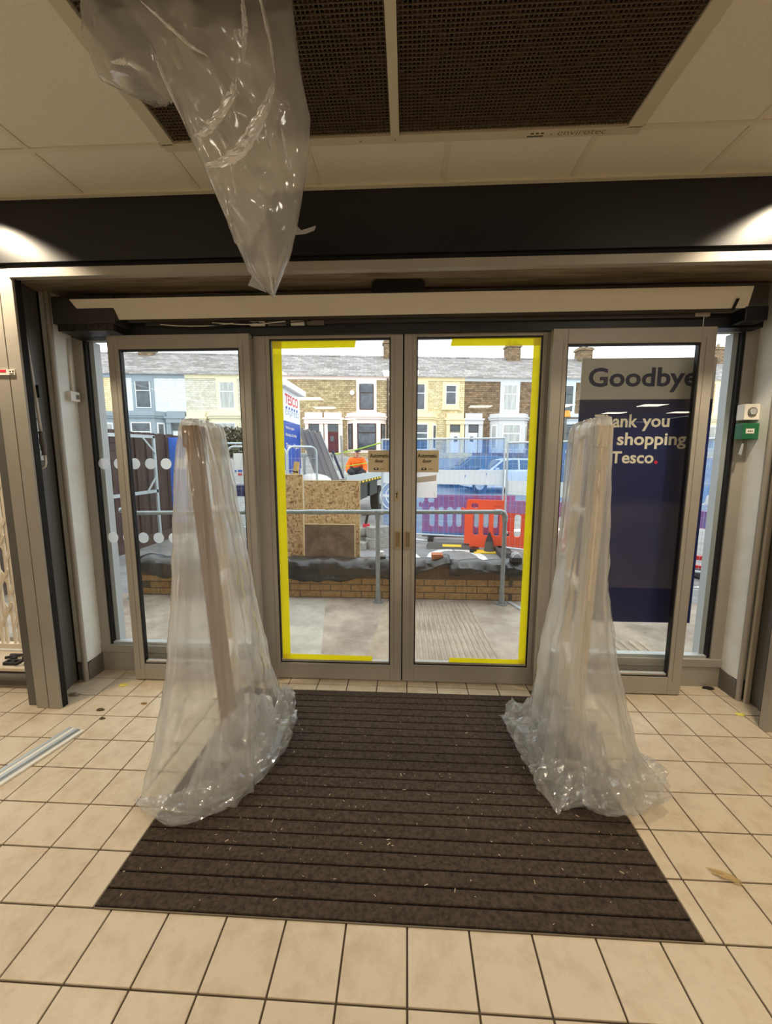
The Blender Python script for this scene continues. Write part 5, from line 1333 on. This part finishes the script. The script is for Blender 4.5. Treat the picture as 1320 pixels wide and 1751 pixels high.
def house(name_label, u0, u1, wallm, trim, bay_left, wc, frame, pane, door, eaves=6.78, half=None, small=None, chim=None, roofl=None, wz=(4.5, 6.57), wwid=1.35):
    u = (u0+u1)/2
    t = thing('terraced_house', name_label, 'house', (u*math.cos(TH), 28+u*math.sin(TH), HB), TH)
    X = lambda q: q-u
    def B(a, b, y0, y1, z0, z1, n, m, p=None, bev=0):
        o = MB().box(X(a), X(b), y0, y1, z0-HB, z1-HB).build(n, m, p or t, local=True, bevel=bev)
        return o
    B(u0, u1, 0, .3, HB-.6, eaves, 'wall', wallm)
    B(u0, u1, 6.9, 7.2, HB-.6, eaves, 'rear_wall', wallm)
    B(u0, u1, -.05, 0, 6.57, eaves, 'frieze', trim)
    B(u0, u1, -.14, .0, eaves-.03, eaves+.09, 'gutter', trim)
    # roof
    rz = 8.88
    MB().add([(X(u0), -.22, eaves+.06-HB), (X(u1), -.22, eaves+.06-HB), (X(u1), 3.6, rz-HB), (X(u0), 3.6, rz-HB), (X(u0), 7.4, eaves-HB), (X(u1), 7.4, eaves-HB),
              (X(u0), -.22, eaves-.0-HB), (X(u1), -.22, eaves-.0-HB), (X(u1), 3.6, rz-.08-HB), (X(u0), 3.6, rz-.08-HB), (X(u0), 7.4, eaves-.06-HB), (X(u1), 7.4, eaves-.06-HB)],
             [(0, 1, 2, 3), (3, 2, 5, 4), (9, 8, 7, 6), (10, 11, 8, 9), (0, 6, 7, 1), (4, 5, 11, 10), (0, 3, 9, 6), (3, 4, 10, 9), (1, 7, 8, 2), (2, 8, 11, 5)]).build('roof', slate, t, local=True)
    MB().tube([(X(u0), 3.6, rz-HB+.02), (X(u1), 3.6, rz-HB+.02)], .09, 8).build('ridge_tiles', slate, t, local=True)
    if chim:
        for c, ztop in chim:
            ch = B(c-.5, c+.5, 3.2, 4.0, 8.2, ztop, 'chimney', bdark)
            def sub(a, b, y0, y1, z0, z1, n, m):
                MB().box(a-c, b-c, y0-3.6, y1-3.6, z0-8.2, z1-8.2).build(n, m, ch, local=True)
            sub(c-.58, c+.58, 3.12, 4.08, ztop-.22, ztop-.08, 'chimney_band', bdark)
            for q in (-.28, .2): MB().tube([(q, 0, ztop-8.2), (q, 0, ztop-8.2+.28)], .11, 10).build('chimney_pot', M('clay_pot', (160, 140, 120), .8), ch, local=True)
    def window(c, w, z0, z1, y, nm='window', arch=True, sw=None, parent=None):
        """trimmed sash window: surround, frame bars, panes"""
        sw = sw or w-.4
        if nm: B(c-w/2, c+w/2, y-.06, y, z0-.08, z1, 'window_surround', trim)
        f = B(c-sw/2, c+sw/2, y-.10, y-.061, z0+.16, z1-.18, nm or 'window', frame)
        fz = z0+.16
        h = z1-.18-fz
        pl = MB().box(-sw/2+.06, sw/2-.06, -.035, -.022, .06, h*.62).build('pane', pane, f, local=True)
        pu = MB().box(-sw/2+.06, sw/2-.06, -.035, -.022, h*.62+.06, h-.06).build('pane', pane, f, local=True)
        if nm: B(c-w/2-.06, c+w/2+.06, y-.14, y, z0-.16, z0-.02, 'window_sill', trim)
        if arch and nm:
            n = 8; P = [(X(c)-sw/2-.02, z1-.26-HB)]+[(X(c)-sw/2-.02+(sw+.04)*k/n, z1-.19+.10*math.sin(math.pi*k/n)-HB) for k in range(n+1)]+[(X(c)+sw/2+.02, z1-.26-HB)]
            MB().prism(P, 'y', y-.115, y-.10).build('window_head', trim, t, local=True)
    window(wc, wwid, wz[0], wz[1], 0)
    if small: window(small, 1.15, 4.85, 6.5, 0, arch=False)
    # bay
    bx0, bx1 = wc-1.3, wc+1.3
    prof = [(X(bx0), 0), (X(bx0)+.45, -.6), (X(bx1)-.45, -.6), (X(bx1), 0)]
    pr_ = lambda e: [(X(bx0)-e, 0), (X(bx0)+.45-e*.5, -.6-e), (X(bx1)-.45+e*.5, -.6-e), (X(bx1)+e, 0)]
    MB().prism(pr_(0), 'z', -.6, 2.55).build('bay_front', trim, t, local=True)
    MB().prism(pr_(.10), 'z', 2.55, 2.68).build('bay_cornice', trim, t, local=True)
    MB().prism(pr_(.16), 'z', 2.68, 2.78).build('bay_cornice', trim, t, local=True)
    MB().prism(pr_(.04), 'z', 2.78, 2.98).build('bay_parapet', trim, t, local=True)
    f = B(wc-.62, wc+.62, -.645, -.60, 2.0, 3.72, 'bay_window', frame)
    MB().box(-.55, .55, -.035, -.024, .07, 1.08).build('pane', pane, f, local=True)
    MB().box(-.55, .55, -.035, -.024, 1.16, 1.66).build('pane', pane, f, local=True)
    for s in (-1, 1):
        a = Vector((X(wc)+s*.92, -.52, 0)); d = Vector((s*.45, .6, 0)).normalized()
        f = MB().bar(Vector((X(wc)+s*.93, -.525, .65)), Vector((X(wc)+s*1.2, -.165, .65)), .08, .001)
        nn = Vector((s*.6, -.45, 0)).normalized()
        p0_, p1_ = Vector((X(wc)+s*.93, -.51, .6)), Vector((X(wc)+s*1.22, -.12, .6))
        mb = MB(); q = [p0_, p1_, p1_+Vector((0, 0, 1.67)), p0_+Vector((0, 0, 1.67))]
        mb.add([v+nn*.03 for v in q]+[v-nn*.02 for v in q], [(0, 1, 2, 3), (7, 6, 5, 4), (0, 4, 5, 1), (1, 5, 6, 2), (2, 6, 7, 3), (3, 7, 4, 0)])
        fo_ = mb.build('bay_side_window', frame, t, local=True)
        dd = (p1_-p0_)*.18
        q = [p0_+dd+Vector((0, 0, .1)), p1_-dd+Vector((0, 0, .1)), p1_-dd+Vector((0, 0, 1.57)), p0_+dd+Vector((0, 0, 1.57))]
        oc = Vector(fo_.location)
        MB().add([v+nn*.042-oc for v in q]+[v+nn*.031-oc for v in q], [(0, 1, 2, 3), (7, 6, 5, 4), (0, 4, 5, 1), (1, 5, 6, 2), (2, 6, 7, 3), (3, 7, 4, 0)]).build('pane', pane, fo_, local=True)
    # porch and door
    if door:
        dx = u1-.55 if bay_left else u0+.55
        a, b = (dx-.72, u1) if bay_left else (u0, dx+.72)
        B(a-(.0 if not bay_left else .08), b+(.08 if not bay_left else 0), -.32, 0, 4.0, 4.12, 'porch_cornice', trim)
        B(a, b, -.26, 0, 3.72, 4.0, 'porch_lintel', trim)
        B(a+.06, b-.06, -.22, 0, 4.12, 4.46, 'porch_parapet', trim)
        B(a+.06, a+.28, -.2, 0, HB, 3.72, 'pilaster', trim); B(b-.28 if bay_left else b-.28, b, -.2, 0, HB, 3.72, 'pilaster', trim)
        d_ = B(dx-.40, dx+.40, -.05, .02, HB+.02, 3.18, 'front_door', door)
        for zz in (.25, .95):
            for s in (-1, 1): MB().box(s*.19-.12, s*.19+.12, -.05, -.035, zz, zz+.55).build('door_panel', door, d_, local=True)
        MB().box(-.12, .12, -.052, -.036, 1.1, 1.45).build('door_light', paneg, d_, local=True)
        B(dx-.40, dx+.40, -.05, .02, 3.24, 3.68, 'fanlight', paneg)
        B(dx-.5, dx+.5, -.45, 0, HB-.15, HB+.02, 'door_step', conc_block)
    B(u0 if u0 > -25 else u0, u1, -2.4, -2.25, HB-.5, HB+.35, 'garden_wall', wallm)
    return t
tm_blue = M('blue_grey_trim', (152, 164, 174), .7)
tm_cream = M('cream_trim', (240, 230, 200), .7)
tm_pink = M('pale_pink_trim', (246, 228, 220), .7)
tm_yel = M('yellow_trim', (240, 224, 182), .7)
tm_grey = M('pale_grey_trim', (214, 214, 216), .7)
tm_wblue = M('white_blue_trim', (218, 226, 236), .7)
d_white = M('white_door', (238, 240, 242), .5); d_grey = M('charcoal_door', (66, 66, 74), .5); d_mar = M('maroon_door', (92, 30, 38), .5)
house('cream brick terraced house with blue grey trim at the far left', -23.2, -18.7, bcream, tm_blue, False, -20.35, W_wh, panec, d_white)
house('white painted brick terraced house with blue grey trim', -18.7, -14.45, bwhite, tm_blue, True, -17.1, W_wh, paneg, d_white, chim=((-18.4, 9.55),))
house('off white stone terraced house with cream trim', -14.45, -10.13, boff, tm_cream, False, -11.8, W_wh, panec, d_white)
house('brown stone terraced house with charcoal door behind the shop sign', -10.13, -5.59, stone, tm_pink, True, -8.6, W_dk, paneg, d_grey)
house('brown stone terraced house with pink trim and maroon door', -5.59, -1.18, stone, tm_pink, False, -2.72, W_dk, paneg, d_mar, chim=((-.9, 10.0),))
house('yellow stone terraced house with two upper windows', -1.18, 3.89, stone_y, tm_yel, True, .73, W_wh, paneg, d_white, small=2.95)
house('dark brick terraced house with pale grey trim and chimney', 3.89, 8.71, bdark, tm_grey, False, 7.0, W_wh, panec, d_white, chim=((8.35, 9.9),))
house('brown brick terraced house with pale blue trim beside the goodbye sign', 8.71, 13.9, bdark, tm_wblue, True, 10.7, M('dark_grey_frame', (60, 66, 72), .5), paneg, d_white, chim=((13.9, 9.75),), wwid=1.7)
house('stone terraced house hidden behind the goodbye sign', 13.9, 19.2, stone, tm_grey, False, 17.3, W_wh, paneg, d_white)
house('cream painted terraced house with chimney at the far right', 19.2, 25.2, bcream, tm_cream, False, 22.5, W_wh, panec, d_white, chim=((24.4, 9.95),), wwid=1.9)
# street details
t = MB().disc((0, 0, 0), .16, 18, 'y', .08).build('alarm_box', white_p); t.location = (-3.66*math.cos(TH), 28-3.66*math.sin(TH)-.06, 5.6); tag(t, 'round white alarm box beside the upper window of the pink trimmed house', 'alarm box')
for uu, lab in ((-1.30, 'black drainpipe at the right edge of the pink trimmed house'),):
    o = MB().tube([(uu*math.cos(TH), 28+uu*math.sin(TH)-.08, 1.5), (uu*math.cos(TH), 28+uu*math.sin(TH)-.08, 6.7)], .06, 8).build('drainpipe', M('drainpipe_black', (70, 62, 58), .6)); tag(o, lab, 'drainpipe')
p_ = atp(966, 745, 20); q_ = atp(966, 715, 20)
t = thing('amber_beacon_post', 'dark post with an amber lamp right of the doors', 'beacon', (q_.x, 20, gh(q_.x, 20)))
MB().tube([(q_.x, 20, gh(q_.x, 20)), (q_.x, 20, q_.z)], .09, 10).build('post', alu_d, t)
MB().bar((q_.x-.1, 20, q_.z), (q_.x+.9, 20, q_.z), .08, .10).build('arm', alu_d, t)
MB().tube([(q_.x+.1, 20, q_.z+.05), (q_.x+.1, 20, q_.z+.35)], [.16, .10], 12).build('amber_lamp', M('amber_lens', (250, 160, 50), .3), t, smooth='auto')
